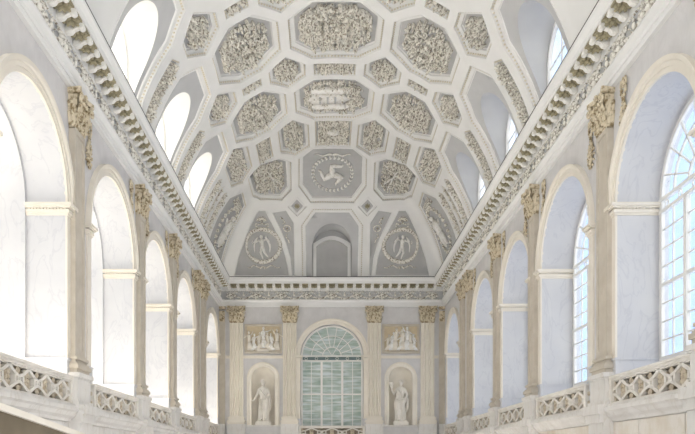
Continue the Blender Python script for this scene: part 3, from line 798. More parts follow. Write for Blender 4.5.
mb = MB(); mb.xf = vpt(0, -.31, .14); mb.blob((0, -.1, 0), ((.27, 0, 0), (0, 0, .22), (0, .13, 0)), 14, 6); mb.build('boss', 'relief_white', root, smooth=True, org=org)
# corner octagons with flags and trophies
cpoly = [(-4.37, 1.35), (-4.36, 3.87), (-3.9, 4.38), (-2.6, 4.42), (-2.06, 3.82), (-1.99, 1.97), (-2.5, 1.40), (-3.54, 1.0)]
r_, o_ = coffer('ceiling_coffer', cpoly, 'octagonal trophy coffer with crossed flagstaffs at the left hip of the vault', 'coffer', 'trophy coffers at the vault hips', relief=dict(dens=62, size=.14, boss=.22), seed=41)
mb = MB(); mb.xf = vpt(-3.18, 2.75, .2)
for (a, b) in (((-.7, -.9), (.7, .9)), ((-.8, .5), (.75, -.7)), ((-.2, -1.1), (.35, 1.1))): mb.tube([(a[0], -.12, a[1]), ((a[0]+b[0])/2, -.16, (a[1]+b[1])/2), (b[0], -.12, b[1])], .035, 6)
mb.build('flagstaffs', 'relief_white', r_, org=o_)
mirror_tree(r_, o_, 'octagonal trophy coffer with crossed flagstaffs at the right hip of the vault'); HOLES.append(mir(cpoly))
# three-legged emblem
tpoly = [(1.62, 1.79), (1.70, 3.6), (1.10, 4.55), (-1.10, 4.55), (-1.70, 3.6), (-1.62, 1.79), (-1.0, 1.05), (1.0, 1.05)]
root, org = coffer('ceiling_coffer', tpoly, 'octagonal grey coffer with three running legs joined inside a round laurel wreath', 'coffer', 'crown coffers', seed=43)
tc = (0, 2.95)
mb = MB(); mb.xf = vpt(tc[0], tc[1], .2)
def wreath(mb, rx, rz, n, s, y=-.06):
    for k in range(n):
        t = 2*PI*k/n
        for q in (-1, 1):
            a = t+PI/2*1+q*.55
            mb.blob((rx*math.cos(t)+q*s*.35*math.cos(t), y, rz*math.sin(t)+q*s*.35*math.sin(t)), ((s*.75*math.cos(a), 0, s*.75*math.sin(a)), (-s*.35*math.sin(a), 0, s*.35*math.cos(a)), (0, s*.55, 0)), 6, 2)
wreath(mb, .95, .98, 30, .12)
mb.build('wreath', 'relief_white', root, smooth=True, org=org)
mb = MB(); mb.xf = vpt(tc[0], tc[1], .2)
for t0 in (PI*.5+.1, PI*.5+.1+2*PI/3, PI*.5+.1+4*PI/3):
    # v grows downward in the picture, so the turn is mirrored
    d = (math.cos(t0), -math.sin(t0)); s = (d[1], -d[0])
    s = (math.cos(t0-PI/2-.25), -math.sin(t0-PI/2-.25))
    K = (d[0]*.50, d[1]*.50); Fo = (K[0]+s[0]*.48, K[1]+s[1]*.48); T = (Fo[0]+d[0]*.10+s[0]*.10, Fo[1]+d[1]*.1+s[1]*.1)
    mb.tube([(0, -.09, 0), (K[0]*.5, -.11, K[1]*.5), (K[0], -.12, K[1]), (K[0]+s[0]*.22, -.10, K[1]+s[1]*.22), (Fo[0], -.08, Fo[1]), (T[0], -.06, T[1])], [.14, .15, .11, .10, .055, .04], 8)
mb.ball((0, -.12, 0), .17, 10, 5)
mb.build('three_legs', 'relief_white', root, smooth=True, org=org)
def ribbon(mb, sx, zz, L):
    for sg in (-1, 1):
        pts = [(sg*L*t, -.05, zz+sx*.07*math.sin(t*9)) for t in [k/12 for k in range(13)]]
        mb.tube(pts, [.05-.02*k/12 for k in range(13)], 5)
        mb.tube([(0, -.06, zz), (sg*.14, -.07, zz+sx*.12), (sg*.22, -.06, zz+sx*.02), (sg*.05, -.06, zz)], .035, 5)
mb = MB(); mb.xf = vpt(tc[0], tc[1], .2); ribbon(mb, -1, -1.17, .85); mb.build('ribbon', 'relief_white', root, smooth=True, org=org)
# diamonds
dpoly = [(-1.80, 4.20), (-1.30, 4.77), (-1.80, 5.32), (-2.30, 4.77)]
r_, o_ = coffer('ceiling_coffer', dpoly, 'small diamond coffer with a stud, lower left of the three-legged emblem', 'coffer', 'diamond coffers', ins=.14, dep=.1, bd=False, seed=3)
mb = MB(); mb.xf = vpt(-1.8, 4.77, .1)
for k in range(8): t = 2*PI*k/8; mb.blob((.1*math.cos(t), -.03, .1*math.sin(t)), ((.07*math.cos(t), 0, .07*math.sin(t)), (-.035*math.sin(t), 0, .035*math.cos(t)), (0, .03, 0)), 5, 2)
mb.ball((0, -.05, 0), .06); mb.build('stud', 'olive', r_, org=o_)
mirror_tree(r_, o_, 'small diamond coffer with a stud, lower right of the three-legged emblem'); HOLES.append(mir(dpoly))
# angel panels on the cove
apoly = [(-6.50, 8.6), (-6.01, 7.6), (-5.45, 6.81), (-4.85, 5.95), (-4.31, 5.23), (-4.08, 4.98), (-3.60, 4.98), (-3.45, 5.30), (-3.09, 5.95), (-2.69, 6.81), (-2.46, 7.6), (-2.31, 8.6)]
r_, o_ = coffer('angel_panel', apoly, 'grey panel with winged figure in a round wreath, left of the blind niche', 'relief panel', 'winged figure panels', ins=.06, dep=.07, bd=False, seed=3)
mc = (-3.97, 6.92)
mb = MB(); mb.xf = vpt(*mc, .07); 
pts = [(1.18*math.cos(2*PI*k/36), -.04, .90*math.sin(2*PI*k/36)) for k in range(37)]
mb.tube(pts, .12, 8); mb.build('wreath', 'relief', r_, smooth=True, org=o_)
mb = MB(); mb.xf = vpt(*mc, .0); 
for k in range(40):
    t = 2*PI*k/40; mb.blob((1.18*math.cos(t), -.07, .90*math.sin(t)), ((.10*math.cos(t+.5), 0, .09*math.sin(t+.5)), (-.05*math.sin(t+.5), 0, .05*math.cos(t+.5)), (0, .07, 0)), 5, 2)
mb.build('wreath_leaves', 'relief_white', r_, smooth=True, org=o_)
mb = MB(); mb.xf = vpt(*mc, .07)   # z grows towards the wall (down in the picture)
mb.blob((-.02, -.12, -.50), ((.12, 0, 0), (0, 0, .11), (0, .1, 0)), 10, 5)
mb.tube([(-.02, -.1, -.40), (0, -.12, -.25), (.03, -.12, -.02), (.03, -.12, .12)], [.06, .16, .13, .15], 8)
mb.tube([(-.02, -.1, .1), (-.10, -.1, .38), (0.02, -.08, .62), (.05, -.06, .74)], [.11, .09, .06, .03], 7)
mb.tube([(.08, -.1, .1), (.16, -.1, .34), (.32, -.08, .54), (.42, -.06, .62)], [.11, .09, .06, .03], 7)
mb.tube([(-.14, -.1, -.3), (-.38, -.1, -.22), (-.62, -.08, -.18)], [.06, .05, .035], 6)
mb.tube([(.14, -.1, -.3), (.34, -.1, -.36), (.30, -.08, -.56)], [.06, .05, .035], 6)
mb.tube([(-.66, -.05, -.28), (-.72, -.05, -.16), (-.62, -.05, -.10)], .03, 5)
mb.build('winged_figure', 'relief_white', r_, smooth=True, org=o_)
for sg in (-1, 1):
    mb = MB(); mb.xf = vpt(*mc, .07)
    for k in range(6):
        a = .35+k*.2; L = .66-.04*abs(k-3)
        mb.blob((sg*(.30+.34*math.sin(a)*.75), -.08, -.22+.42*math.sin(a*.9)-.25*(1-k/6)), ((sg*math.cos(a+.35)*L*.5, 0, math.sin(a+.35)*L*.5), (-sg*math.sin(a+.35)*.055, 0, math.cos(a+.35)*.075), (0, .08, 0)), 6, 2)
    mb.build('wing', 'relief_white', r_, smooth=True, org=o_)
mb = MB(); mb.xf = vpt(*mc, .07); ribbon(mb, 1, 1.16, 1.15); mb.build('ribbon', 'relief', r_, smooth=True, org=o_)
mb = MB(); mb.xf = vpt(-3.92, 5.6, .07)
for k in range(9):
    t = -PI/2+(k-4)*.33; mb.blob((.25*math.cos(t), -.04, .18*math.sin(t)), ((.17*math.cos(t), 0, .15*math.sin(t)), (-.045*math.sin(t), 0, .045*math.cos(t)), (0, .04, 0)), 6, 2)
for sg in (-1, 1): mb.tube([(0, -.05, .1), (sg*.25, -.05, .16), (sg*.42, -.05, .1), (sg*.44, -.05, .25), (sg*.3, -.05, .28)], .035, 5)
mb.ball((0, -.05, .02), .08); mb.build('palmette', 'relief', r_, smooth=True, org=o_)
mirror_tree(r_, o_, 'grey panel with winged figure in a round wreath, right of the blind niche'); HOLES.append(mir(apoly))
# spandrels with rosette
spoly = [(-3.21, 5.10), (-2.40, 4.98), (-1.98, 5.68), (-2.00, 8.6), (-2.16, 8.6), (-2.25, 7.6), (-2.46, 6.81), (-2.82, 5.95)]
r_, o_ = coffer('spandrel_panel', spoly, 'narrow grey spandrel panel with small rosette beside the blind niche, left', 'relief panel', 'rosette spandrels', ins=.04, dep=.06, bd=False, seed=3)
mb = MB(); mb.xf = vpt(-2.38, 5.98, .06)
pts = [(.2*math.cos(2*PI*k/16), -.03, .16*math.sin(2*PI*k/16)) for k in range(17)]
mb.tube(pts, .035, 6); mb.ball((0, -.04, 0), .07)
mb.tube([(-.35, -.03, -.6), (-.2, -.03, -.5), (-.1, -.03, -.3), (-.25, -.03, -.25)], .04, 6)
mb.tube([(0, -.03, .3), (-.1, -.03, .45), (.05, -.03, .6), (0.1, -.03, .8)], .035, 6)
mb.build('rosette', 'relief', r_, smooth=True, org=o_)
mirror_tree(r_, o_, 'narrow grey spandrel panel with small rosette beside the blind niche, right'); HOLES.append(mir(spoly))
# long side panels with a draped figure
lpoly = [(-8.60, 1.5), (-7.75, 1.36), (-6.74, 1.32), (-5.69, 1.36), (-4.82, 2.29), (-4.87, 4.30), (-5.73, 5.08), (-6.10, 5.25), (-6.82, 5.83), (-7.71, 6.65), (-8.60, 7.5)][::-1]
r_, o_ = coffer('figure_panel', lpoly, 'curved grey panel with figure in an oval wreath above left cornice near the corner', 'relief panel', 'oval figure panels', ins=.10, dep=.10, bd=True, seed=3)
mb = MB(); mb.xf = vpt(-6.75, 3.55, .1)
wreath(mb, 1.25, 1.25, 26, .15); mb.build('wreath', 'relief', r_, smooth=True, org=o_)
mb = MB(); mb.xf = vpt(-6.75, 3.55, .1)
mb.blob((.75, -.14, .1), ((.15, 0, 0), (0, 0, .13), (0, .12, 0)), 8, 4)
mb.tube([(.62, -.12, .05), (.35, -.15, 0), (.0, -.15, -.05), (-.2, -.14, 0)], [.08, .22, .18, .2], 8)
mb.tube([(-.15, -.12, 0), (-.5, -.13, .2), (-.95, -.1, .1)], [.17, .13, .06], 7)
mb.tube([(-.15, -.12, -.05), (-.5, -.13, -.3), (-.9, -.1, -.35)], [.17, .12, .06], 7)
mb.tube([(.45, -.1, .15), (.5, -.12, .5), (.75, -.1, .75)], [.08, .06, .04], 6)
mb.tube([(.45, -.1, -.15), (.2, -.12, -.5), (.45, -.1, -.7)], [.08, .06, .04], 6)
for k in range(7): a = .5+k*.25; mb.blob((.1+.3*math.cos(a), -.06, .55+.2*math.sin(a)), ((.3*math.cos(a+1), 0, .3*math.sin(a+1)), (-.06*math.sin(a+1), 0, .06*math.cos(a+1)), (0, .05, 0)), 6, 2)
mb.build('draped_figure', 'relief_white', r_, smooth=True, org=o_)
mb = MB(); mb.xf = vpt(-5.35, 3.2, .1)
for k in range(22): mb.blob(((k % 3-1)*.13, -.05, (k-11)*.085), ((.09, 0, .05*((k % 2)*2-1)), (-.02, 0, .05), (0, .05, 0)), 5, 2)
mb.build('leaf_crest', 'relief', r_, smooth=True, org=o_)
mirror_tree(r_, o_, 'curved grey panel with figure in an oval wreath above right cornice near the corner'); HOLES.append(mir(lpoly))
# transverse relief strips between lunettes
def strip(cv, hw): return [(-8.62, cv-hw), (-5.95, cv-hw), (-5.72, cv+hw*.3), (-5.95, cv+hw), (-8.62, cv+hw)][::-1]
src = None
for key, cv, lb in (('P3', -5.25, 'between second and third lunettes'), ('P2', -9.65, 'between third and fourth lunettes')):
    if src is None:
        r_, o_ = coffer('relief_strip', strip(cv, .34), 'curved band of leaf relief on left vault slope, ' + lb, 'relief band', 'leaf bands between lunettes', ins=.06, dep=.08, relief=dict(dens=85, size=.12), seed=51); src = (r_, o_, cv)
    else: shift(src[0], src[1], cv-src[2], 'curved band of leaf relief on left vault slope, ' + lb)
    HOLES.append(strip(cv, .34)); HOLES.append(mir(strip(cv, .34)))
    mirror_tree(src[0], src[1], 'curved band of leaf relief on right vault slope, ' + lb, (cv-src[2])*A/R)
for cv, hw, lb in ((-.93, .27, 'first of two over close pilasters'), (.55, .24, 'second of two, beside oval figure panel')):
    pair('relief_strip', strip(cv, hw), 'curved band of leaf relief on %s vault slope, ' + lb, 'relief band', 'leaf bands over the close pilasters', ins=.05, dep=.07, relief=dict(dens=90, size=.11), seed=53)
pair('bead_strip', strip(-.2, .13), 'thin beaded groove between two leaf bands on %s vault slope', 'relief band', 'beaded grooves', ins=.04, dep=.05, relief=dict(dens=100, size=.08), seed=55)

# lunettes
LH = 1.12; LZ = 11.93
def lunette(key, side, cv, label):
    """side: -1 left, 1 right, 0 end"""
    half = 1.49 if side else 1.60
    F = [(9.3, cv-half), (5.8, cv-half), (4.9, cv-half+.62), (4.9, cv+half-.62), (5.8, cv+half), (9.3, cv+half)]
    conv = (lambda w, t: (side*w, t)) if side else (lambda w, t: (t, w))
    poly = [conv(w, t) for w, t in F]; HOLES.append(poly)
    cen = conv(7.0, cv); org = SP(*cen)
    root = empty('lunette', org, 0, label, 'lunette', 'lunettes' if side else None)
    mb = MB(); frame(mb, poly, [(0, -.015), (0, 0), (.02, .08), (.03, .09), (.20, .09), (.21, .12), (.24, .13)]); mb.build('frame', 'rib', root, org=org)
    mb = MB(); beads(mb, inset(poly, .04), .04, .12, .04); tag(mb.build('bead_moulding', 'bead', root, org=org), kind='stuff')
    # hole in domain
    hole = []; yc = Y0+cv*A/R if side else None
    for q, z in arch(0, LH, LZ, H0+.02, 24):
        w = R*math.acos(min(1, (z-H0)/B))
        t = (yc+q-Y0)*R/A if side else R*math.asin(q/A)
        hole.append((w, t))
    hole[0] = (9.5, hole[0][1]); hole[-1] = (9.5, hole[-1][1])
    hp = [conv(w, t) for w, t in hole]
    # subdivide the straight legs so the reveal follows the curve
    def sub(l):
        out = []
        for a, b in zip(l, l[1:]):
            n = max(1, int(math.hypot(b[0]-a[0], b[1]-a[1])/.25)); out += [(a[0]+(b[0]-a[0])*k/n, a[1]+(b[1]-a[1])*k/n) for k in range(n)]
        return out+[l[-1]]
    hp = sub(hp)
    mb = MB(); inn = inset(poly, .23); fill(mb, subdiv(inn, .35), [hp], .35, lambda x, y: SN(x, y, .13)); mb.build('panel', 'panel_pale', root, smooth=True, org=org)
    mb = MB(); a = [SN(x, y, .13) for x, y in hp]
    if side:
        xw = WL-.12 if side < 0 else WR+.12; b = [Vector((xw, p.y, p.z)) for p in a]
    else: b = [Vector((p.x, YE+.05, p.z)) for p in a]
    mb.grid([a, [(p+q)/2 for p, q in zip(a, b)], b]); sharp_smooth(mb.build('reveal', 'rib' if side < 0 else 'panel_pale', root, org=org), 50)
    if not side:
        mb = MB(); mb.box(XC-1.4, XC+1.4, YE+.02, YE+.08, 10.3, 13.4); mb.build('back_panel', 'panel', root, org=org)
        mb = MB(); w0, w1 = 1.05, .88
        def seg(w, zt, rise, y): 
            return [(XC-w, y, 10.4), (XC-w, y, zt)]+[(XC-w+2*w*k/12, y, zt+rise*math.sin(PI*k/12)) for k in range(1, 12)]+[(XC+w, y, zt), (XC+w, y, 10.4)]
        o1, i1 = seg(w0, 12.35, .42, YE-.15), seg(w1, 12.2, .40, YE-.15)
        o2, i2 = seg(w0, 12.35, .42, YE+.02), seg(w1, 12.2, .40, YE+.02)
        mb.grid([o2, o1, i1, i2]); mb.build('blind_frame', 'rib', root, org=org)
    return root
for key in ('A1', 'A2', 'A3'):
    for sd, nm in ((-1, 'left'), (1, 'right')):
        lunette(key, sd, VA[key], 'arched window recess in %s vault slope above cornice, %s' % (nm, pos[key]))
lunette('E', 0, 0, 'arched blind niche in the cove above the middle of the end wall cornice')
# lunette windows (in the outer walls)
lw = None; nw = 12
for key in ('A1', 'A2', 'A3'):
    for sd in (-1, 1):
        yc = Y0+VA[key]*A/R
        if lw is None:
            root = empty('window_%d' % nw, (0,0,0), kind='structure'); mb = MB()
            a, b = arch(0, LH+.02, LZ, 10.3, 20), arch(0, LH-.10, LZ, 10.3, 20)
            mb.grid([[(x, 0, z) for x, z in a], [(x, -.12, z) for x, z in a], [(x, -.12, z) for x, z in b], [(x, 0, z) for x, z in b]])
            mb.build('frame', 'frame', root)
            mb = MB(); mb.box(-.025, .025, -.06, -.02, 10.3, LZ+LH-.1)
            for z in (11.1, LZ): mb.box(-LH+.05, LH-.05, -.06, -.02, z-.02, z+.02)
            mb.build('glazing_bars', 'frame', root)
            mb = MB(); fill(mb, arch(0, LH-.05, LZ, 10.3, 20), [], 0, lambda x, z: Vector((x, -.02, z))); mb.build('pane', 'glass', root)
            lw = o = root
        else: o = copy_tree(lw); o.name = 'window_%d' % nw
        o.location = (WL-.12 if sd < 0 else WR+.12, yc, 0); o.rotation_euler = (0, 0, PI/2 if sd < 0 else -PI/2); nw += 1
# shell
mb = MB(); VN = (YN-Y0)*R/A
fill(mb, subdiv([(-LIM, VN), (LIM, VN), (LIM, LIM), (-LIM, LIM)], .35), [subdiv(h, .3) for h in HOLES], .32, SP)
ceil = mb.build('ceiling', 'rib', smooth=True); tag(ceil, kind='structure')

# ------------------------------------------------------------------ niches, plaques, string course
mb = MB()
for x0, x1 in ((WL+.35, XC-5.38-.4), (XC-5.0, XC-2.76), (XC+2.76, XC+5.0), (XC+5.78, WR-.35)):
    mb.box(x0, x1, YE-.10, YE, 5.98, 6.05); mb.box(x0, x1, YE-.06, YE, 5.90, 5.98)
tag(mb.build('trim_18', 'cream'), kind='structure')
for i, x in enumerate(NX):
    lr = ['left', 'right'][i]
    root = empty('statue_niche', (x, YE, 0), 0, 'round-headed cream niche holding %s statue on the end wall' % lr, 'niche', 'statue niches')
    mb = MB(); a = arch(0, NR+.26, NS, NB, 20); b = arch(0, NR, NS, NB, 20); c = arch(0, NR+.17, NS, NB, 20); d = arch(0, NR+.12, NS, NB, 20)
    mb.grid([[(p, 0, q) for p, q in a], [(p, -.09, q) for p, q in a], [(p, -.09, q) for p, q in c], [(p, -.05, q) for p, q in d], [(p, -.05, q) for p, q in b], [(p, .02, q) for p, q in b]])
    sharp_smooth(mb.build('surround', 'cream', root), 30)
    mb = MB(); rows = []
    for j in range(13):       # half cylinder with quarter sphere head
        t = PI*j/12; rows.append([(-NR*math.cos(t), NR*.75*math.sin(t), NB), (-NR*math.cos(t), NR*.75*math.sin(t), NS)] + [(-NR*math.cos(t)*math.cos(f), NR*.75*math.sin(t)*math.cos(f), NS+NR*math.sin(f)) for f in [PI/2*q/8 for q in range(1, 9)]])
    mb.grid(rows); mb.build('recess', 'cream', root, smooth=True)
    mb = MB(); mb.box(-NR-.3, NR+.3, -.12, NR*.75, NB-.08, NB); mb.build('sill', 'pedestal', root)
# relief plaques
def figure(mb, x, z, s, lean=0, arm=0, dirn=1, sit=False, seed=0):
    r = random.Random(seed); h = 1.15*s
    hx = x+lean*h; 
    mb.blob((hx, -.10, z+h), ((.075*s, 0, 0), (0, .08, 0), (0, 0, .095*s)), 8, 4)
    mb.tube([(hx, -.07, z+h*.93), (x+lean*h*.8, -.09, z+h*.80), (x+lean*h*.5, -.09, z+h*.55), (x+lean*h*.4, -.08, z+h*.48)], [.04*s, .13*s, .10*s, .12*s], 7)
    for k in range(3):
        fx = x+(k-1)*.09*s; kx = fx+(.16*s*dirn if sit else .04*dirn)
        mb.tube([(x+lean*h*.4, -.08, z+h*.5), (kx, -.10, z+h*.27), (fx-(.1*dirn*s if sit else 0), -.06, z+.02)], [.09*s, .08*s, .045*s], 6)
    for sg in (-1, 1):
        a = arm if sg == dirn else arm-1.6
        sx, sz = x+lean*h*.8+sg*.1*s, z+h*.83
        ex, ez = sx+sg*.17*s*math.cos(a), sz+.17*s*math.sin(a)
        mb.tube([(sx, -.09, sz), (ex, -.11, ez), (ex+sg*.16*s*math.cos(a+.3), -.09, ez+.16*s*math.sin(a+.3))], [.045*s, .035*s, .02*s], 6)
for i, x in enumerate(NX):
    lr = ['left', 'right'][i]; lab = ['cream relief plaque with standing central figure on a step, above left statue', 'cream relief plaque with crowd of leaning figures, above right statue'][i]
    root = empty('relief_plaque', (x, YE, 0), 0, lab, 'plaque', 'relief plaques'); z0, z1, hw = 6.18, 7.82, 1.05
    mb = MB()
    for (e0, e1, y) in ((0, .07, -.12), (.07, .12, -.08)):
        mb.box(-hw+e0, -hw+e1, y, 0, z0+e0, z1-e0); mb.box(hw-e1, hw-e0, y, 0, z0+e0, z1-e0)
        mb.box(-hw+e1, hw-e1, y, 0, z0+e0, z0+e1); mb.box(-hw+e1, hw-e1, y, 0, z1-e1, z1-e0)
    mb.build('frame', 'pilaster', root)
    mb = MB(); mb.box(-hw+.1, hw-.1, -.02, 0, z0+.1, z1-.1); mb.build('background', 'ochre', root)
    figs = [(-.78, 0, .9, -.02, .9, 1, 0), (-.58, 0, .78, .10, .4, 1, 1), (-.30, 0, .85, .12, .2, 1, 1), (.02, .12, 1.0, 0, .15, 1, 0), (.34, 0, .85, -.10, .6, -1, 1), (.54, 0, .8, -.12, .3, -1, 1), (.80, 0, 1.0, -.02, .9, -1, 0)] if i == 0 else \
           [(-.80, 0, .75, .15, .6, 1, 1), (-.58, 0, .85, .18, .2, 1, 0), (-.36, 0, 1.05, .10, .4, 1, 0), (-.10, 0, .80, .22, .8, 1, 1), (.14, 0, 1.0, -.05, .5, -1, 0), (.36, 0, 1.1, .0, 1.0, -1, 0), (.60, 0, .9, -.12, .5, -1, 0), (.82, 0, .75, -.15, .3, -1, 1)]
    for q, (fx, fz, s, ln, am, d, st) in enumerate(figs):
        mb = MB(); figure(mb, fx, z0+.14+fz, s, ln, am, d, bool(st), q); mb.build('figure', 'relief_white' if q % 2 else 'cream', root, smooth=True)
    if i == 0: mb = MB(); mb.box(-.32, .32, -.12, 0, z0+.1, z0+.24); mb.build('step', 'cream', root)

# ------------------------------------------------------------------ statues
def statue(x, lab, pose):
    root = empty('statue', (x, YE+.05, NB), 0, lab, 'statue', 'statues in niches')
    mb = MB(); mb.box(-.42, .42, -.30, .32, 0, .16); mb.box(-.38, .38, -.26, .28, .16, .22); mb.build('plinth', 'statue', root)
    mb = MB(); rows = []; Z0, H = .22, 2.32     # body height incl. head
    s = pose
    # draped body: rings (z, cx, rx, ry, fold amplitude)
    prof = [(0, .0, .30, .22, .045), (.15, 0, .28, .21, .05), (.45, s*.01, .27, .20, .045), (.75, s*.03, .28, .21, .04), (1.0, s*.05, .285, .20, .03), (1.2, s*.05, .26, .18, .02), (1.38, s*.03, .215, .155, .015), (1.55, s*.01, .235, .165, .012), (1.72, 0, .27, .17, .012), (1.84, -s*.01, .27, .14, .008), (1.91, -s*.01, .17, .11, .004), (1.95, -s*.01, .085, .085, 0), (2.02, -s*.015, .075, .08, 0)]
    N = 40
    for z, cx, rx, ry, f in prof:
        r = []
        for k in range(N):
            t = 2*PI*k/N; w = 1+f/rx*math.sin(9*t+z*1.2*s)+f/rx*.6*math.sin(17*t-z*2)
            r.append((cx+rx*w*math.cos(t), ry*w*math.sin(t), Z0+z))
        rows.append(r)
    ids = mb.grid(rows, True); mb.face(ids[0][::-1]); mb.face(ids[-1])
    # advanced leg pushing the cloth
    mb.tube([(s*.12, -.05, Z0+1.05), (s*.15, -.20, Z0+.62), (s*.13, -.14, Z0+.1)], [.15, .12, .08], 10)
    for sx in (-.12, .14): mb.blob((sx, -.24, Z0+.05), ((.07, 0, 0), (0, .15, 0), (0, 0, .06)), 10, 5)
    # head, face
    hx = -s*.02
    mb.blob((hx, -.02, Z0+2.16), ((.115, 0, 0), (0, .135, 0), (0, 0, .165)), 14, 9)
    mb.blob((hx, -.145, Z0+2.14), ((.02, 0, 0), (0, .03, 0), (0, 0, .04)), 8, 5)
    mb.blob((hx, -.12, Z0+2.05), ((.045, 0, 0), (0, .03, 0), (0, 0, .03)), 8, 4)
    def arm(pts, rad): mb.tube(pts, rad, 10)
    def hand(p, d, up):
        p, d, up = Vector(p), Vector(d).normalized(), Vector(up).normalized(); sd = d.cross(up).normalized()
        mb.blob(p+d*.06, (d*.075, sd*.05, up*.03), 8, 5)
        for k in range(4):
            b = p+d*.11+sd*(.036-.024*k); l = [.08, .095, .09, .07][k]
            mb.tube([b, b+d*l*.55, b+d*l-up*.025], [.016, .014, .011], 6)
        b = p+d*.03+sd*.045; mb.tube([b, b+d*.04+sd*.03, b+d*.08+sd*.035], [.018, .015, .011], 6)
    if pose > 0:   # left statue: arm hanging out to the side, other forearm across with cloth
        arm([(-.24, 0, Z0+1.78), (-.36, -.04, Z0+1.45), (-.46, -.10, Z0+1.24), (-.56, -.2, Z0+1.14)], [.09, .075, .06, .04]); hand((-.56, -.2, Z0+1.14), (-1, -.3, .05), (0, 0, 1))
        arm([(.24, 0, Z0+1.78), (.34, -.08, Z0+1.45), (.20, -.26, Z0+1.32), (.08, -.28, Z0+1.32)], [.09, .075, .06, .045]); hand((.10, -.28, Z0+1.32), (-1, -.1, 0), (0, -.3, 1))
    else:          # right statue: arm raised, other hand at the waist
        arm([(-.24, 0, Z0+1.78), (-.40, -.08, Z0+1.52), (-.50, -.16, Z0+1.72), (-.52, -.18, Z0+1.84)], [.09, .075, .055, .04]); hand((-.52, -.18, Z0+1.86), (-.1, -.1, 1), (0, -1, 0))
        arm([(.24, 0, Z0+1.78), (.36, -.05, Z0+1.45), (.22, -.24, Z0+1.26), (.14, -.27, Z0+1.24)], [.09, .075, .06, .045]); hand((.14, -.27, Z0+1.24), (-1, -.1, -.1), (0, -.3, 1))
    body = mb.build('body', 'statue', root, smooth=True)
    rm = body.modifiers.new('remesh', 'REMESH'); rm.mode = 'VOXEL'; rm.voxel_size = .018; rm.use_smooth_shade = True
    sm = body.modifiers.new('smooth', 'SMOOTH'); sm.factor = .5; sm.iterations = 2
    # cloak: thick folds over the shoulder and down one side
    mb = MB()
    for k in range(7):
        x0 = .30+.035*math.sin(k*2); y = -.10+.05*k
        mb.tube([(x0-.02, y, Z0+1.50), (x0+.07, y-.02, Z0+1.2), (x0+.06+.02*math.sin(k), y, Z0+.8), (x0+.03, y, Z0+.50+.07*(k % 3))], [.03, .045, .045, .02], 6)
    for k in range(6):
        t = k/5; mb.tube([(-.27+.03*k, -.13, Z0+1.30-.13*k), (-.05, -.24, Z0+1.13-.10*k), (.16, -.24, Z0+1.18-.05*k), (.33, -.1, Z0+1.36-.03*k)], [.025, .035, .035, .03], 6)
    for k in range(4): mb.tube([(-.22+.04*k, -.15, Z0+1.80-.02*k), (-.05+.03*k, -.22, Z0+1.58-.03*k), (.2, -.16, Z0+1.36-.03*k)], [.02, .028, .02], 6)
    mb.build('cloak', 'statue', root, smooth=True)
    mb = MB()
    for k in range(34):
        r3 = random.Random(k); t = r3.random()*2*PI; f = r3.random()*PI/2*.95
        p = Vector((hx+.12*math.cos(t)*math.cos(f), .01+.14*math.sin(t)*math.cos(f), Z0+2.19+.145*math.sin(f)))
        if p.y < -.09 and p.z < Z0+2.26: continue
        mb.ball(p, .04, 6, 3)
    mb.blob((hx, .13, Z0+2.14), ((.07, 0, 0), (0, .07, 0), (0, 0, .08)), 8, 4)
    mb.build('hair', 'statue', root, smooth=True)
    if pose < 0:
        mb = MB()
        for sx in (-.05, .02, .08): mb.tube([(-.52+sx*.4, -.22, Z0+1.85), (-.56+sx*1.3, -.22, Z0+2.12), (-.60+sx*1.6, -.2, Z0+2.22)], [.03, .055, .025], 7)
        mb.build('held_scroll', 'statue', root, smooth=True)
statue(NX[0], 'white marble statue of a draped person with one arm held out low, left niche', 1)
statue(NX[1], 'white marble statue of a draped person raising one arm, right niche', -1)

# ------------------------------------------------------------------ stair parapet in the near left corner
root = empty('stair_parapet', (-2.4, 6.2, -.6), 0, 'sloping stone stair parapet with pale coping in the lower left corner', 'parapet')
mb = MB()
def par(y): return .542-(y-4.907)*.0887
for (y0, y1) in ((3.6, 7.3),):
    z0, z1 = par(y0)+.6, par(y1)+.6
    for (xa, xb, t0, t1) in ((-.40, .03, -.05, 0),):
        i = [mb.pt(p) for p in ((xa, y0-6.2, z0+t0), (xb, y0-6.2, z0+t0), (xb, y1-6.2, z1+t0), (xa, y1-6.2, z1+t0), (xa, y0-6.2, z0+t1), (xb, y0-6.2, z0+t1), (xb, y1-6.2, z1+t1), (xa, y1-6.2, z1+t1))]
        for q in ((0,3,2,1),(4,5,6,7),(0,1,5,4),(1,2,6,5),(2,3,7,6),(3,0,4,7)): mb.face([i[k] for k in q])
mb.build('coping', 'cream', root)
mb = MB(); y0, y1 = 3.6, 7.3; z0, z1 = par(y0)+.55, par(y1)+.55
i = [mb.pt(p) for p in ((-.36, y0-6.2, -2), (0, y0-6.2, -2), (0, y1-6.2, -2), (-.36, y1-6.2, -2), (-.36, y0-6.2, z0), (0, y0-6.2, z0), (0, y1-6.2, z1), (-.36, y1-6.2, z1))]
for q in ((0,3,2,1),(4,5,6,7),(0,1,5,4),(1,2,6,5),(2,3,7,6),(3,0,4,7)): mb.face([i[k] for k in q])
mb.build('body', 'brass', root)

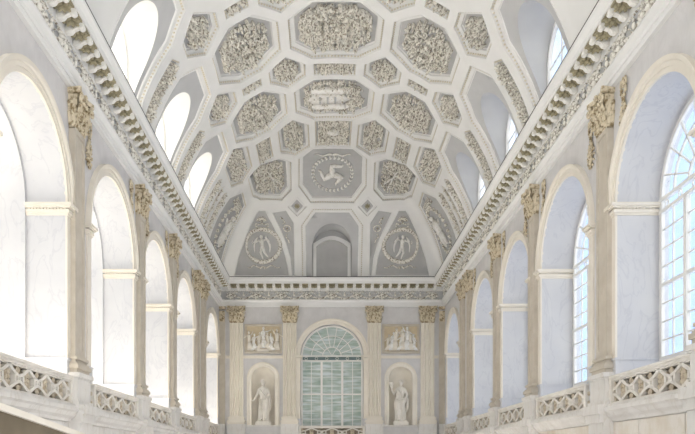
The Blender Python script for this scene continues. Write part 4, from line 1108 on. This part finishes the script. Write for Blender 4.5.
# ------------------------------------------------------------------ camera, light, world
cam = bpy.data.cameras.new('camera'); co = bpy.data.objects.new('camera', cam); C.objects.link(co)
co.location = (-.085, 0, .14); co.rotation_euler = (PI/2, 0, 0)
cam.sensor_width = 36; cam.lens = 36*690/695; cam.shift_x = (347.5-325.5)/695; cam.shift_y = (460.5-217)/695; cam.clip_end = 300
bpy.context.scene.camera = co
sun = bpy.data.lights.new('sun', 'SUN'); sun.energy = 17; sun.angle = math.radians(12); sun.color = (1, .91, .79)
so = bpy.data.objects.new('sun', sun); C.objects.link(so)
so.rotation_euler = Vector((.66, .0, -.75)).to_track_quat('-Z', 'Y').to_euler()
w = bpy.data.worlds.new('world'); bpy.context.scene.world = w; w.use_nodes = True; nt = w.node_tree
bg = nt.nodes['Background']; tc = nt.nodes.new('ShaderNodeTexCoord'); sp = nt.nodes.new('ShaderNodeSeparateXYZ')
nt.links.new(tc.outputs['Generated'], sp.inputs[0])
mr = nt.nodes.new('ShaderNodeMapRange'); mr.inputs['From Min'].default_value = -.3; mr.inputs['From Max'].default_value = .3
nt.links.new(sp.outputs['X'], mr.inputs['Value'])
rp = nt.nodes.new('ShaderNodeValToRGB'); e = rp.color_ramp.elements
e[0].position = 0; e[0].color = (.62, .57, .47, 1); e[1].position = 1; e[1].color = (.31, .42, .65, 1)
m_ = e.new(.5); m_.color = (1.6, 1.6, 1.6, 1)
nt.links.new(mr.outputs[0], rp.inputs['Fac']); 
mr2 = nt.nodes.new('ShaderNodeMapRange'); mr2.inputs['From Min'].default_value = -.15; mr2.inputs['From Max'].default_value = -.6
nt.links.new(sp.outputs['Y'], mr2.inputs['Value'])
mw = nt.nodes.new('ShaderNodeMix'); mw.data_type = 'RGBA'; mw.inputs['B'].default_value = (.75, .74, .72, 1)
nt.links.new(mr2.outputs[0], mw.inputs['Factor']); nt.links.new(rp.outputs['Color'], mw.inputs['A'])
nt.links.new(mw.outputs['Result'], bg.inputs['Color']); bg.inputs['Strength'].default_value = 1.0
sc = bpy.context.scene
sc.view_settings.view_transform = 'Standard'; sc.view_settings.look = 'None'; sc.view_settings.gamma = 1; sc.view_settings.exposure = 1.42
sc.cycles.use_denoising = True; sc.cycles.max_bounces = 8; sc.cycles.diffuse_bounces = 5; sc.cycles.transparent_max_bounces = 12
